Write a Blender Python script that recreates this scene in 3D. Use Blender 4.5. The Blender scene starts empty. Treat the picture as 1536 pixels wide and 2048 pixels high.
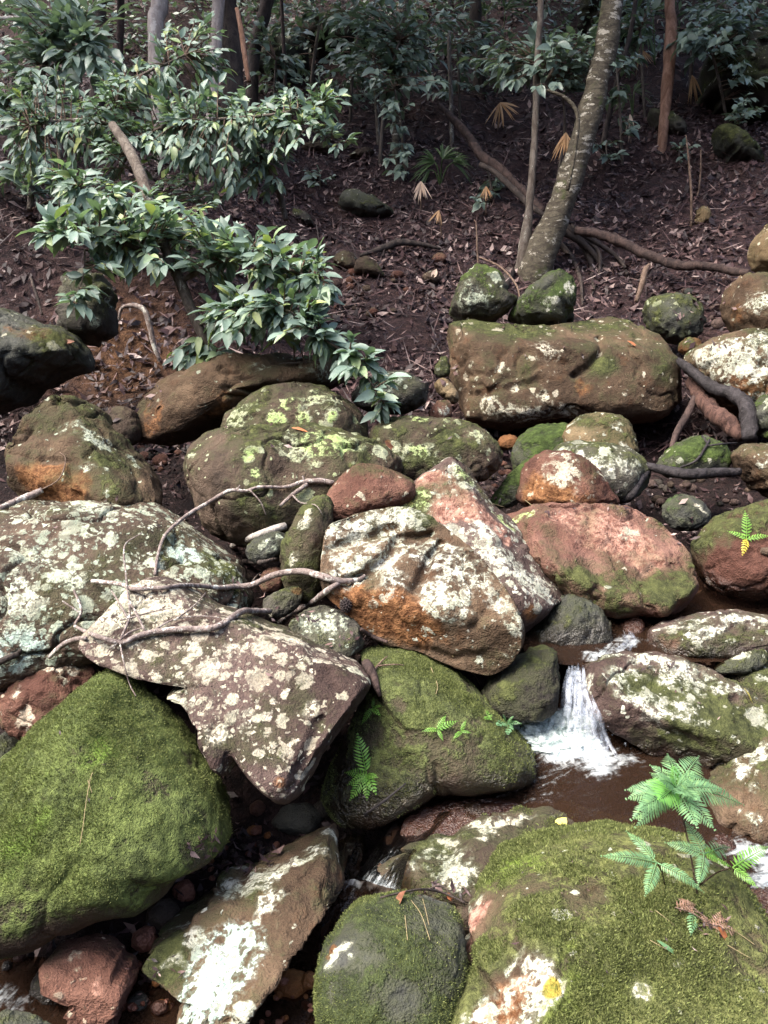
import bpy, bmesh, math, random
import numpy as np
from mathutils import Vector, Matrix
from mathutils.bvhtree import BVHTree

random.seed(7); rng = np.random.default_rng(7)
scene = bpy.context.scene
col = scene.collection

# ------------------------------------------------------------------ camera
PITCH = math.radians(20.0)
FPX = 1707.0                      # focal length in pixels of the 1536x2048 photograph
CAM = np.array([0.0, 0.0, 1.70])
RIGHT = np.array([1.0, 0, 0])
FWD = np.array([0, math.cos(PITCH), -math.sin(PITCH)])
UP = np.array([0, math.sin(PITCH), math.cos(PITCH)])
cam_data = bpy.data.cameras.new("camera")
cam = bpy.data.objects.new("camera", cam_data); col.objects.link(cam)
cam.location = CAM.tolist(); cam.rotation_euler = (math.radians(90) - PITCH, 0, 0)
cam_data.sensor_fit = 'VERTICAL'; cam_data.sensor_height = 36.0
cam_data.lens = 36.0 * FPX / 2048.0
cam_data.clip_end = 300.0; cam_data.clip_start = 0.05
scene.camera = cam

# ------------------------------------------------------------------ daylight
SUN_AZ, SUN_EL = math.radians(-76), math.radians(60)      # light comes over the viewer's left shoulder
world = bpy.data.worlds.new("World"); scene.world = world; world.use_nodes = True
wn = world.node_tree; wn.nodes.clear()
w_out = wn.nodes.new("ShaderNodeOutputWorld"); w_bg = wn.nodes.new("ShaderNodeBackground")
w_sky = wn.nodes.new("ShaderNodeTexSky"); w_sky.sky_type = 'NISHITA'; w_sky.sun_disc = False
w_sky.sun_elevation = SUN_EL; w_sky.sun_rotation = math.pi + SUN_AZ * -1
w_sky.air_density = 1.0; w_sky.dust_density = 6.0; w_sky.ozone_density = 1.0
w_bg.inputs["Strength"].default_value = 0.125
wn.links.new(w_sky.outputs[0], w_bg.inputs[0]); wn.links.new(w_bg.outputs[0], w_out.inputs[0])
sun_d = bpy.data.lights.new("sun", 'SUN'); sun_d.energy = 1.5; sun_d.angle = math.radians(40)
sun_d.color = (1.0, 0.94, 0.85)
sun = bpy.data.objects.new("sun", sun_d); col.objects.link(sun)
# direction towards the sun
sdir = Vector((math.sin(SUN_AZ) * math.cos(SUN_EL), -math.cos(SUN_AZ) * math.cos(SUN_EL), math.sin(SUN_EL)))
sun.rotation_euler = sdir.to_track_quat('Z', 'Y').to_euler()
w_sky.sun_rotation = math.atan2(sdir.x, sdir.y)
scene.view_settings.view_transform = 'Standard'; scene.view_settings.look = 'None'
scene.view_settings.gamma = 1.0; scene.view_settings.use_curve_mapping = False
scene.view_settings.exposure = 2.12
scene.cycles.max_bounces = 6; scene.cycles.transparent_max_bounces = 12
scene.cycles.diffuse_bounces = 3; scene.cycles.glossy_bounces = 2; scene.cycles.transmission_bounces = 3
scene.cycles.caustics_reflective = False; scene.cycles.caustics_refractive = False
scene.cycles.use_denoising = True

# ------------------------------------------------------------------ vector helpers
def pix(px, py, d):
    """the point of the place seen at photograph pixel (px,py), d metres along the view axis"""
    return CAM + d * (FWD + RIGHT * ((px - 768.0) / FPX) + UP * ((1024.0 - py) / FPX))

_perm = np.random.default_rng(3).permutation(256); _perm = np.concatenate([_perm, _perm, _perm])
_grad = np.random.default_rng(4).normal(size=(256, 3)); _grad /= np.linalg.norm(_grad, axis=1)[:, None]
def perlin(p):
    p = np.asarray(p, float); i = np.floor(p).astype(int); f = p - i; i &= 255
    u = f * f * f * (f * (f * 6 - 15) + 10)
    out = 0
    for dx in (0, 1):
        for dy in (0, 1):
            for dz in (0, 1):
                h = _perm[_perm[_perm[i[:, 0] + dx] + i[:, 1] + dy] + i[:, 2] + dz]
                g = _grad[h]; q = f - np.array([dx, dy, dz])
                w = (u[:, 0] if dx else 1 - u[:, 0]) * (u[:, 1] if dy else 1 - u[:, 1]) * (u[:, 2] if dz else 1 - u[:, 2])
                out = out + w * (g * q).sum(1)
    return out * 1.5
def fbm(p, octs=4, gain=0.5, lac=2.03):
    a, s, o = 1.0, 1.0, 0
    for k in range(octs):
        o = o + a * perlin(p * s + 17.3 * k); a *= gain; s *= lac
    return o
def smooth01(x, a, b):
    t = np.clip((x - a) / (b - a), 0, 1); return t * t * (3 - 2 * t)

# ------------------------------------------------------------------ terrain height
_TY = np.array([-6, 0.0, 1.0, 1.47, 1.75, 1.9, 2.05, 2.2, 2.45, 2.75, 3.1, 3.8, 4.4, 5.5, 6.8, 8.2, 10.5, 13.5, 20, 34, 60])
_TZ = np.array([-.25, -.20, -.15, -.11, -.06, -.02, .03, .08, .19, .27, .35, .44, .52, .78, 1.20, 1.72, 2.77, 4.3, 8.2, 17.0, 34.0])
CARVE = []
def terr(x, y):
    x = np.asarray(x, float); y = np.asarray(y, float)
    z = np.interp(y, _TY, _TZ)
    z = z + 0.45 * smooth01(y, 4.9, 5.7) * smooth01(-x, 0.5, 1.3) * (1 - smooth01(y, 7.5, 11))
    z = z + 0.35 * smooth01(x, 1.6, 3.2) * smooth01(y, 2.6, 5) + .3 * smooth01(-x, 1.6, 3.2) * smooth01(y, 2.4, 4)
    z = z + .80 * np.maximum(-1.6 - y, 0) * (1 - smooth01(-y, 12, 30) * .4)          # unseen bank added behind the viewer to block low sky light
    z = z + .55 * np.maximum(np.abs(x) - (2.6 + .42 * np.maximum(y, 0)), 0) * (1 - smooth01(np.abs(x), 10, 30) * .5)  # unseen side slopes added to cut off low sky light
    p = np.stack([x.ravel(), y.ravel(), 0 * x.ravel()], 1)
    amp = (0.05 + 0.10 * smooth01(y, 5, 9)).ravel()
    n = fbm(p * 1.1 + 5.2, 3) * amp + 0.02 * fbm(p * 6.0 + 1.7, 2)
    z = z + n.reshape(x.shape)
    z = z - .13 * smooth01(y, 1.75, 2.0) * (1 - smooth01(y, 4.3, 5.0))          # boulders stand in a hollow bed
    for (cx, cy, r, dz) in CARVE:
        z = z - dz * np.exp(-(((x - cx) ** 2 + (y - cy) ** 2) / r ** 2) ** 2)
    return z
CARVE += [(0.58, 2.10, 0.34, 0.12), (0.2, 1.98, 0.2, 0.06), (0.72, 2.65, 0.35, 0.05), (1.3, 2.75, .3, .05), (-.08, 1.62, .2, .05), (-.95, 1.5, .25, .06)]
def ground_depth(px, py):
    ds = np.linspace(0.9, 40, 2400) ** 1.0
    P = CAM + ds[:, None] * (FWD + RIGHT * ((px - 768.0) / FPX) + UP * ((1024.0 - py) / FPX))
    below = P[:, 2] < terr(P[:, 0], P[:, 1])
    k = int(np.argmax(below)) if below.any() else len(ds) - 1
    return float(ds[k])
def ground_pt(px, py):
    return pix(px, py, ground_depth(px, py))

# ------------------------------------------------------------------ object helpers
def tag(o, label=None, cat=None, group=None, kind=None):
    if label: o["label"] = label
    if cat: o["category"] = cat
    if group: o["group"] = group
    if kind: o["kind"] = kind
    return o
def empty(name, loc):
    o = bpy.data.objects.new(name, None); o.location = [float(v) for v in loc]; o.empty_display_size = .05
    col.objects.link(o); return o
def link(name, me, parent=None, loc=None):
    o = bpy.data.objects.new(name, me); col.objects.link(o)
    if loc is not None: o.location = [float(v) for v in loc]
    if parent is not None: o.parent = parent
    return o
class MB:
    def __init__(s): s.v = []; s.f = []; s.n = 0; s.mi = []
    def add(s, verts, faces, mi=0):
        verts = np.asarray(verts, float); s.v.append(verts)
        for f in faces: s.f.append([i + s.n for i in f]); s.mi.append(mi)
        s.n += len(verts)
    def mesh(s, name, mats, origin=(0, 0, 0), smooth=True):
        V = np.concatenate(s.v) - np.asarray(origin, float)
        me = bpy.data.meshes.new(name); me.from_pydata(V.tolist(), [], s.f)
        if not isinstance(mats, (list, tuple)): mats = [mats]
        for m in mats: me.materials.append(m)
        if len(mats) > 1: me.polygons.foreach_set("material_index", s.mi)
        if smooth: me.polygons.foreach_set("use_smooth", [True] * len(me.polygons))
        me.update(); return me
    def build(s, name, mats, parent=None, loc=None, smooth=True):
        """vertices are world positions; the object's origin is put at loc (or at its parent's)"""
        if parent is not None:
            q = parent; org = np.zeros(3)
            while q is not None: org = org + np.array(q.location); q = q.parent
            return link(name, s.mesh(name, mats, org, smooth), parent)
        loc = np.zeros(3) if loc is None else np.asarray(loc, float)
        return link(name, s.mesh(name, mats, loc, smooth), None, loc)

def spline(P, n):
    """Catmull-Rom through P (k,3+) resampled to n points by arc length"""
    P = np.asarray(P, float)
    if len(P) == 2: 
        t = np.linspace(0, 1, n)[:, None]; return P[0] * (1 - t) + P[1] * t
    Q = np.vstack([2 * P[0] - P[1], P, 2 * P[-1] - P[-2]]); out = []
    for i in range(1, len(Q) - 2):
        t = np.linspace(0, 1, 16, endpoint=False)[:, None]
        a, b, c, d = Q[i - 1], Q[i], Q[i + 1], Q[i + 2]
        out.append(.5 * (2 * b + (c - a) * t + (2 * a - 5 * b + 4 * c - d) * t ** 2 + (3 * b - a - 3 * c + d) * t ** 3))
    out = np.vstack(out + [P[-1:]])
    L = np.concatenate([[0], np.cumsum(np.linalg.norm(np.diff(out[:, :3], axis=0), axis=1))])
    s = np.linspace(0, L[-1], n)
    return np.stack([np.interp(s, L, out[:, k]) for k in range(out.shape[1])], 1)
def tube(mb, P, R, n=24, sides=8, rough=0.0, seed=0, capped=True, freq=9.0, mi=0):
    """tube through points P with radii R (scalar, list per point)"""
    P = np.asarray(P, float); R = np.broadcast_to(np.asarray(R, float), (len(P),))
    S = spline(np.column_stack([P, R]), n); C, rad = S[:, :3], np.maximum(S[:, 3], 1e-4)
    T = np.gradient(C, axis=0); T /= np.linalg.norm(T, axis=1)[:, None] + 1e-9
    ref = np.array([0.31, 0.2, 0.93]); 
    if abs(T[0] @ ref) > .9: ref = np.array([1., 0, 0])
    U = np.cross(T[0], ref); U /= np.linalg.norm(U); rings = []
    a = np.linspace(0, 2 * math.pi, sides, endpoint=False)
    for i in range(n):
        U = U - T[i] * (U @ T[i]); U /= np.linalg.norm(U); V = np.cross(T[i], U)
        rings.append(C[i] + rad[i] * (np.cos(a)[:, None] * U + np.sin(a)[:, None] * V))
    W = np.array(rings).reshape(-1, 3)
    if rough > 0:
        nrm = W - np.repeat(C, sides, 0); rr = np.repeat(rad, sides)
        nn = fbm(W * freq + seed * 3.7, 3)
        W = W + nrm * (rough * nn)[:, None]
    F = []
    for i in range(n - 1):
        for j in range(sides):
            k = (j + 1) % sides
            F.append((i * sides + j, i * sides + k, (i + 1) * sides + k, (i + 1) * sides + j))
    if capped:
        F.append(tuple(range(sides))[::-1]); F.append(tuple((n - 1) * sides + j for j in range(sides)))
    mb.add(W, F, mi); return C
# ------------------------------------------------------------------ materials
class NT:
    def __init__(s, name):
        s.m = bpy.data.materials.new(name); s.m.use_nodes = True; s.t = s.m.node_tree; s.t.nodes.clear()
        s.out = s.n("ShaderNodeOutputMaterial")
    def n(s, typ, **kw):
        o = s.t.nodes.new(typ)
        for k, v in kw.items(): setattr(o, k, v)
        return o
    def l(s, a, b): s.t.links.new(a, b)
    def val(s, sock, v):
        if hasattr(v, "bl_idname") or isinstance(v, bpy.types.NodeSocket): s.l(v, sock)
        else:
            sock.default_value = v
    def math(s, op, a, b=None, c=None, clamp=False):
        o = s.n("ShaderNodeMath", operation=op, use_clamp=clamp); s.val(o.inputs[0], a)
        if b is not None: s.val(o.inputs[1], b)
        if c is not None: s.val(o.inputs[2], c)
        return o.outputs[0]
    def step(s, x, a, b):
        o = s.n("ShaderNodeMapRange", interpolation_type='SMOOTHSTEP')
        s.val(o.inputs[0], x); s.val(o.inputs[1], a); s.val(o.inputs[2], b); return o.outputs[0]
    def noise(s, vec, scale, detail=3, rough=.55, dist=0.0, color=False):
        o = s.n("ShaderNodeTexNoise"); s.l(vec, o.inputs["Vector"])
        o.inputs["Scale"].default_value = scale; o.inputs["Detail"].default_value = detail
        o.inputs["Roughness"].default_value = rough; o.inputs["Distortion"].default_value = dist
        return o.outputs[1] if color else o.outputs[0]
    def mix(s, f, a, b, blend='MIX'):
        o = s.n("ShaderNodeMix", data_type='RGBA', blend_type=blend, clamp_factor=True)
        s.val(o.inputs[0], f)
        for k, v in ((6, a), (7, b)):
            if isinstance(v, tuple): o.inputs[k].default_value = (*v[:3], 1)
            else: s.l(v, o.inputs[k])
        return o.outputs[2]
    def attr(s, name, typ='GEOMETRY'):
        o = s.n("ShaderNodeAttribute", attribute_name=name, attribute_type=typ); return o
    def vmath(s, op, a, b):
        o = s.n("ShaderNodeVectorMath", operation=op); s.val(o.inputs[0], a); s.val(o.inputs[1], b); return o.outputs[0]
    def scale(s, v, f):
        o = s.n("ShaderNodeVectorMath", operation='SCALE'); s.l(v, o.inputs[0]); s.val(o.inputs[3], f); return o.outputs[0]
    def bsdf(s, color, rough=.8, spec=.3, bump=None, bstr=.5, bdist=.01, **kw):
        o = s.n("ShaderNodeBsdfPrincipled"); s.val(o.inputs["Base Color"], (*color[:3], 1) if isinstance(color, tuple) else color)
        s.val(o.inputs["Roughness"], rough); s.val(o.inputs["Specular IOR Level"], spec)
        for k, v in kw.items(): s.val(o.inputs[k], v)
        if bump is not None:
            b = s.n("ShaderNodeBump"); b.inputs["Strength"].default_value = bstr; b.inputs["Distance"].default_value = bdist
            s.l(bump, b.inputs["Height"]); s.l(b.outputs[0], o.inputs["Normal"])
        return o.outputs[0]
    def done(s, sh): s.l(sh, s.out.inputs[0]); return s.m

def make_rock_material():
    t = NT("weathered_rock")
    tc = t.n("ShaderNodeTexCoord"); oi = t.n("ShaderNodeObjectInfo"); geo = t.n("ShaderNodeNewGeometry")
    off = t.n("ShaderNodeCombineXYZ")
    for k in range(3): t.l(t.math('MULTIPLY', oi.outputs["Random"], 37.0 + 11 * k), off.inputs[k])
    v = t.vmath('ADD', tc.outputs["Object"], off.outputs[0])
    OA = lambda n: t.attr(n, 'OBJECT'); GA = lambda n: t.attr(n).outputs["Fac"]
    n_lo = t.noise(v, 3.2, 4, .6); n_mid = t.noise(v, 11, 4, .6); n_hi = t.noise(v, 46, 3, .65); n_vhi = t.noise(v, 170, 2, .6)
    warp = t.noise(v, 16, 3, .6, color=True); warp2 = t.noise(v, 60, 3, .65, color=True)
    vw = t.vmath('ADD', v, t.scale(t.vmath('SUBTRACT', warp, (.5, .5, .5)), .034))
    vw = t.vmath('ADD', vw, t.scale(t.vmath('SUBTRACT', warp2, (.5, .5, .5)), .024))
    # bare rock
    base = t.mix(t.step(n_lo, .36, .64), OA("colour_a").outputs["Color"], OA("colour_b").outputs["Color"])
    base = t.mix(t.math('MULTIPLY', t.step(n_mid, .52, .7), .55), base, OA("colour_c").outputs["Color"])
    # ---- iron-stained stone
    rf = t.step(t.math('ADD', t.math('ADD', GA("rust"), t.math('MULTIPLY', n_mid, .9)), t.math('MULTIPLY', n_lo, .5)), .92, 1.18)
    rustc = t.mix(t.step(n_hi, .35, .7), (.10, .044, .019), (.23, .115, .052))
    base = t.mix(rf, base, rustc)
    pf = t.step(t.math('ADD', t.math('ADD', GA("pink"), t.math('MULTIPLY', n_mid, .9)), t.math('MULTIPLY', n_hi, .35)), .95, 1.2)
    base = t.mix(pf, base, t.mix(t.step(n_hi, .35, .65), (.17, .080, .060), (.36, .215, .165)))
    grain = t.math('ADD', .22, t.math('MULTIPLY', t.math('ADD', t.math('MULTIPLY', n_hi, 1.25), t.math('MULTIPLY', n_vhi, .75)), .80))
    base = t.mix(1.0, base, t_gray(t, grain), 'MULTIPLY')
    # dark lichen specks / pits
    pits = t.step(t.math('ADD', n_vhi, t.math('MULTIPLY', n_hi, .5)), .92, 1.02)
    base = t.mix(t.math('MULTIPLY', pits, .7), base, (.03, .026, .022))
    # ---- moss film
    nz = t.n("ShaderNodeSeparateXYZ"); t.l(geo.outputs["Normal"], nz.inputs[0])
    ms = t.math('ADD', GA("mossv"), t.math('MULTIPLY', t.math('SUBTRACT', n_hi, .5), .9))
    ms = t.math('ADD', ms, t.math('MULTIPLY', t.math('SUBTRACT', n_vhi, .5), .45))
    mf = t.step(ms, .44, .70)
    film = t.math('MULTIPLY', t.step(ms, .02, .50), .60)
    base = t.mix(film, base, (.046, .052, .024))
    mossc = t.mix(t.step(n_mid, .34, .66), (.052, .060, .026), (.115, .128, .048))
    mossc = t.mix(t.math('MULTIPLY', t.step(n_hi, .42, .75), .6), mossc, (.215, .235, .090))
    mossc = t.mix(t.math('MULTIPLY', t.step(t.math('ADD', GA("fresh"), n_mid), .85, 1.25), .85), mossc, (.13, .20, .030))
    mossc = t.mix(t.math('MULTIPLY', t.step(n_vhi, .5, .75), .5), mossc, (.034, .038, .018))
    mossc = t.mix(1.0, mossc, OA("moss_tint").outputs["Color"], 'MULTIPLY')
    base = t.mix(t.math('MULTIPLY', mf, .94), base, mossc)
    # ---- crustose lichen rosettes, two sizes, plus placed patches
    def rosettes(scale, dens, rmax, seedv):
        vv = t.n("ShaderNodeTexVoronoi"); vv.inputs["Scale"].default_value = scale; vv.inputs["Randomness"].default_value = .95
        t.l(t.vmath('ADD', vw, (seedv, seedv * .7, 1.3)), vv.inputs["Vector"])
        sep = t.n("ShaderNodeSeparateColor"); t.l(vv.outputs["Color"], sep.inputs[0])
        on = t.math('LESS_THAN', sep.outputs[0], dens)
        r = t.math('MULTIPLY', t.math('ADD', .35, t.math('MULTIPLY', sep.outputs[1], .65)), rmax)
        rr = t.math('ADD', vv.outputs["Distance"], t.math('MULTIPLY', t.math('SUBTRACT', n_hi, .5),   .30))
        m = t.step(rr, r, t.math('MULTIPLY', r, .80))
        return t.math('MULTIPLY', t.math('MULTIPLY', m, on), t.math('ADD', .45, t.math('MULTIPLY', sep.outputs[2], .55))), sep.outputs[2]
    dens = t.math('ADD', OA("lichen").outputs["Fac"], GA("lichen"))
    dens = t.math('MULTIPLY', dens, t.step(n_lo, .30, .55))
    up = t.step(nz.outputs[2], -.35, .25)
    dens = t.math('MULTIPLY', dens, up)
    l1, c1 = rosettes(11, t.math('MULTIPLY', dens, 1.0), .52, 0.0)
    l2, c2 = rosettes(24, t.math('MULTIPLY', dens, 1.15), .52, 4.1)
    l3, c3 = rosettes(62, t.math('MULTIPLY', dens, .75), .50, 8.3)
    n_mm = t.noise(v, 24, 3, .6)
    gc = GA("crust")
    cc = t.math('MINIMUM', t.math('MULTIPLY', gc, .88), t.math('ADD', .56, t.math('MULTIPLY', t.step(gc, 1.1, 1.5), .3)))
    nn = t.math('ADD', t.math('MULTIPLY', t.math('SUBTRACT', n_mid, .5), .9), t.math('ADD', t.math('MULTIPLY', t.math('SUBTRACT', n_hi, .5), 1.5), t.math('MULTIPLY', t.math('SUBTRACT', n_mm, .5), 1.5)))
    cn = t.math('ADD', cc, nn)
    halo = t.math('MULTIPLY', t.math('MULTIPLY', t.step(cn, .30, .60), t.step(cc, .06, .25)), .25)
    big = t.math('MAXIMUM', halo, t.math('MULTIPLY', t.step(cn, .53, .61), t.step(cc, .08, .25)))
    lf = t.math('MAXIMUM', t.math('MAXIMUM', l1, l2), t.math('MAXIMUM', l3, big))
    holes = t.step(t.math('ADD', n_vhi, t.math('MULTIPLY', n_hi, .55)), .90, .99)
    worn = t.step(t.math('ADD', n_hi, t.math('MULTIPLY', n_mm, .6)), .86, .98)
    lf = t.math('MULTIPLY', lf, t.math('SUBTRACT', 1.0, t.math('MULTIPLY', t.math('MAXIMUM', holes, worn), .62)))
    lc = t.mix(t.step(n_mid, .40, .62), OA("lichen_a").outputs["Color"], OA("lichen_b").outputs["Color"])
    lc = t.mix(t.math('MULTIPLY', t.step(c1, .55, .95), .5), lc, (.40, .44, .33))
    lc = t.mix(t.math('MULTIPLY', t.step(n_hi, .38, .66), .45), lc, (.27, .28, .22))
    lc = t.mix(t.math('MULTIPLY', t.step(n_vhi, .45, .7), .45), lc, (.20, .20, .165))
    lc = t.mix(t.step(GA("mint"), .25, .6), lc, t.mix(t.step(n_hi, .4, .65), (.28, .38, .33), (.44, .52, .46)))
    lc = t.mix(t.step(GA("lime"), .25, .6), lc, t.mix(t.step(n_hi, .4, .65), (.26, .36, .13), (.40, .48, .24)))
    lc = t.mix(t.step(GA("yellow"), .25, .6), lc, (.33, .26, .05))
    base = t.mix(lf, base, lc)
    # wet line near the water
    wet = GA("wet")
    base = t.mix(wet, base, t.mix(1.0, base, (.42, .36, .32), 'MULTIPLY'))
    h = t.math('ADD', t.math('MULTIPLY', n_hi, .55), t.math('MULTIPLY', n_mid, .55))
    h = t.math('ADD', h, t.math('MULTIPLY', n_vhi, .30)); h = t.math('ADD', h, t.math('MULTIPLY', lf, .10))
    fuzz = t.noise(v, 260, 2, .7)
    h = t.math('ADD', h, t.math('MULTIPLY', t.math('MULTIPLY', fuzz, mf), .32))
    rgh = t.math('SUBTRACT', .88, t.math('MULTIPLY', wet, .62))
    sh = t.bsdf(base, rgh, t.math('ADD', .18, t.math('MULTIPLY', wet, .4)), h, .85, .026)
    return t.done(sh)
def t_gray(t, fac):
    c = t.n("ShaderNodeCombineColor")
    for k in range(3): t.l(fac, c.inputs[k])
    return c.outputs[0]
M = {}
M["rock"] = make_rock_material()

def island_rand(t):
    g = t.n("ShaderNodeNewGeometry"); oi = t.n("ShaderNodeObjectInfo")
    return t.math('FRACT', t.math('ADD', g.outputs["Random Per Island"], oi.outputs["Random"]))
def ramp(t, fac, stops):
    r = t.n("ShaderNodeValToRGB"); t.l(fac, r.inputs[0]); e = r.color_ramp.elements
    while len(e) < len(stops): e.new(.5)
    for i, (p, c) in enumerate(stops): e[i].position = p; e[i].color = (*c, 1)
    return r.outputs[0]
def leaf_mat(name, stops, rough=.38, spec=.5, trans=.22, coat=.0):
    t = NT(name); r = island_rand(t); c = ramp(t, r, stops)
    tc = t.n("ShaderNodeTexCoord"); n = t.noise(tc.outputs["Object"], 60, 2)
    c = t.mix(t.math('MULTIPLY', t.step(n, .4, .7), .35), c, t.mix(1.0, c, (.55, .6, .5), 'MULTIPLY'))
    b = t.bsdf(c, rough, spec, n, .15, .003)
    if trans <= 0: return t.done(b)
    tr = t.n("ShaderNodeBsdfTranslucent"); t.l(t.mix(1.0, c, (1.3, 1.5, .7), 'MULTIPLY'), tr.inputs[0])
    mx = t.n("ShaderNodeMixShader"); mx.inputs[0].default_value = trans; t.l(b, mx.inputs[1]); t.l(tr.outputs[0], mx.inputs[2])
    return t.done(mx.outputs[0])
M["leaf"] = leaf_mat("shrub_leaf", [(0, (.115, .170, .145)), (.45, (.170, .245, .205)), (.8, (.23, .32, .265)), (.93, (.22, .30, .14)), (1, (.30, .35, .13))], .48, .5, .20)
M["far_leaf"] = leaf_mat("understorey_leaf", [(0, (.105, .15, .128)), (.6, (.16, .22, .185)), (1, (.22, .29, .23))], .4, .5, .16)
M["pale_leaf"] = leaf_mat("pale_bush_leaf", [(0, (.15, .21, .185)), (.6, (.22, .29, .26)), (1, (.28, .36, .30))], .4, .6, .2)
M["canopy"] = leaf_mat("canopy_leaf", [(0, (.025, .045, .020)), (1, (.05, .085, .03))], .5, .4, .12)
M["fern"] = leaf_mat("fern_frond", [(0, (.115, .235, .120)), (.6, (.155, .30, .145)), (1, (.20, .35, .15))], .45, .35, .25)
M["fern_mid"] = leaf_mat("fresh_fern_frond", [(0, (.13, .36, .08)), (1, (.20, .44, .10))], .45, .35, .25)
M["fern_bright"] = leaf_mat("young_fern_frond", [(0, (.12, .29, .05)), (1, (.20, .39, .07))], .45, .35, .3)
M["fern_old"] = leaf_mat("withered_fern", [(0, (.20, .11, .07)), (1, (.34, .22, .17))], .7, .2, .1)
M["fern_yellow"] = leaf_mat("yellowing_fern", [(0, (.50, .42, .05)), (1, (.6, .5, .1))], .5, .3, .2)
M["litter"] = leaf_mat("leaf_litter", [(0, (.014, .008, .010)), (.50, (.038, .019, .021)), (.78, (.090, .050, .050)), (.93, (.19, .125, .115)), (1, (.38, .30, .28))], .55, .4, 0)
M["palm_dead"] = leaf_mat("dead_palm_frond", [(0, (.34, .19, .09)), (1, (.50, .33, .20))], .7, .2, .1)
M["palm_pale"] = leaf_mat("bleached_palm_frond", [(0, (.55, .40, .30)), (1, (.68, .54, .44))], .7, .2, .1)
M["palm_green"] = leaf_mat("palm_leaf", [(0, (.05, .09, .035)), (1, (.09, .14, .05))], .4, .4, .15)
M["moss"] = leaf_mat("moss_tuft", [(0, (.070, .082, .032)), (.5, (.120, .140, .050)), (.85, (.175, .205, .070)), (1, (.25, .28, .11))], .8, .15, .15)

def flat(name, c, rough=.8, spec=.3, ns=30, var=.5, bump=.4, bd=.004):
    t = NT(name); tc = t.n("ShaderNodeTexCoord"); n = t.noise(tc.outputs["Object"], ns, 4, .65)
    cc = t.mix(t.step(n, .35, .68), tuple(v * (1 - var) for v in c), tuple(min(1, v * (1 + var)) for v in c))
    return t.done(t.bsdf(cc, rough, spec, n, bump, bd))
M["leaf_orange"] = flat("fallen_orange_leaf", (.42, .16, .07), .6, .3, 40, .25)
M["leaf_yellow"] = flat("fallen_yellow_leaf", (.55, .47, .12), .6, .3, 60, .2)
M["leaf_brown"] = flat("fallen_brown_leaf", (.17, .075, .045), .6, .3, 40, .3)
M["cone"] = flat("seed_cone", (.03, .022, .022), .8, .3, 60, .4)

def bark(name, c1, c2, lich=(.42, .44, .38), lf=.4, moss=0.0, scale=18, stretch=.25, rough=.85):
    t = NT(name); tc = t.n("ShaderNodeTexCoord"); mp = t.n("ShaderNodeMapping"); mp.inputs["Scale"].default_value = (1, 1, stretch)
    t.l(tc.outputs["Object"], mp.inputs["Vector"]); v = mp.outputs[0]
    n1 = t.noise(v, scale, 5, .65, .6); n2 = t.noise(v, scale * .55, 5, .68); n3 = t.noise(tc.outputs["Object"], scale * 5, 3, .6)
    c = t.mix(t.step(n1, .36, .66), c1, c2)
    c = t.mix(t.math('MULTIPLY', t.step(n3, .5, .75), .5), c, tuple(x * .35 for x in c1))
    if moss > 0: c = t.mix(t.step(t.noise(tc.outputs["Object"], scale * .3, 4, .65), .72 - moss * .4, .86 - moss * .4), c, (.055, .068, .022))
    if lf > 0: c = t.mix(t.step(t.math('ADD', n2, t.math('MULTIPLY', n3, .25)), .84 - lf * .3, .90 - lf * .3), c, lich)
    h = t.math('ADD', n1, t.math('MULTIPLY', n3, .3))
    return t.done(t.bsdf(c, rough, .25, h, .8, .02))
M["bark_main"] = bark("mottled_mossy_bark", (.045, .037, .027), (.105, .092, .066), (.33, .31, .26), .50, .40, 16, 2.4)
M["bark_lichen"] = bark("lichened_bark", (.07, .055, .045), (.15, .13, .11), (.36, .36, .31), .35, .25, 22)
M["bark_pale"] = bark("pale_smooth_bark", (.26, .22, .20), (.46, .41, .38), (.60, .56, .52), .35, 0, 9)
M["bark_red"] = bark("reddish_bark", (.16, .085, .055), (.30, .18, .13), (.34, .28, .22), .15, 0, 20)
M["bark_dark"] = bark("dark_bark", (.030, .024, .022), (.075, .058, .050), (.2, .19, .17), .08, .1, 16)
M["bark_log"] = bark("weathered_log", (.028, .019, .018), (.075, .050, .044), (.2, .17, .15), .10, .1, 18)
M["char"] = bark("charred_wood", (.014, .012, .013), (.040, .035, .038), (.2, .2, .2), 0, 0, 26, .6, .7)
M["split"] = bark("split_heartwood", (.035, .018, .015), (.105, .058, .046), (.4, .3, .25), 0, 0, 34, .2)
M["twig"] = bark("grey_twig_bark", (.15, .115, .105), (.33, .28, .26), (.60, .60, .55), .55, 0, 60, .5)
M["twig_brown"] = bark("brown_twig_bark", (.10, .065, .048), (.21, .15, .115), (.4, .37, .32), .18, 0, 50, .5)
M["twig_white"] = bark("bleached_stick", (.40, .36, .32), (.62, .58, .53), (.7, .68, .64), .3, 0, 50, .5)

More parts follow.
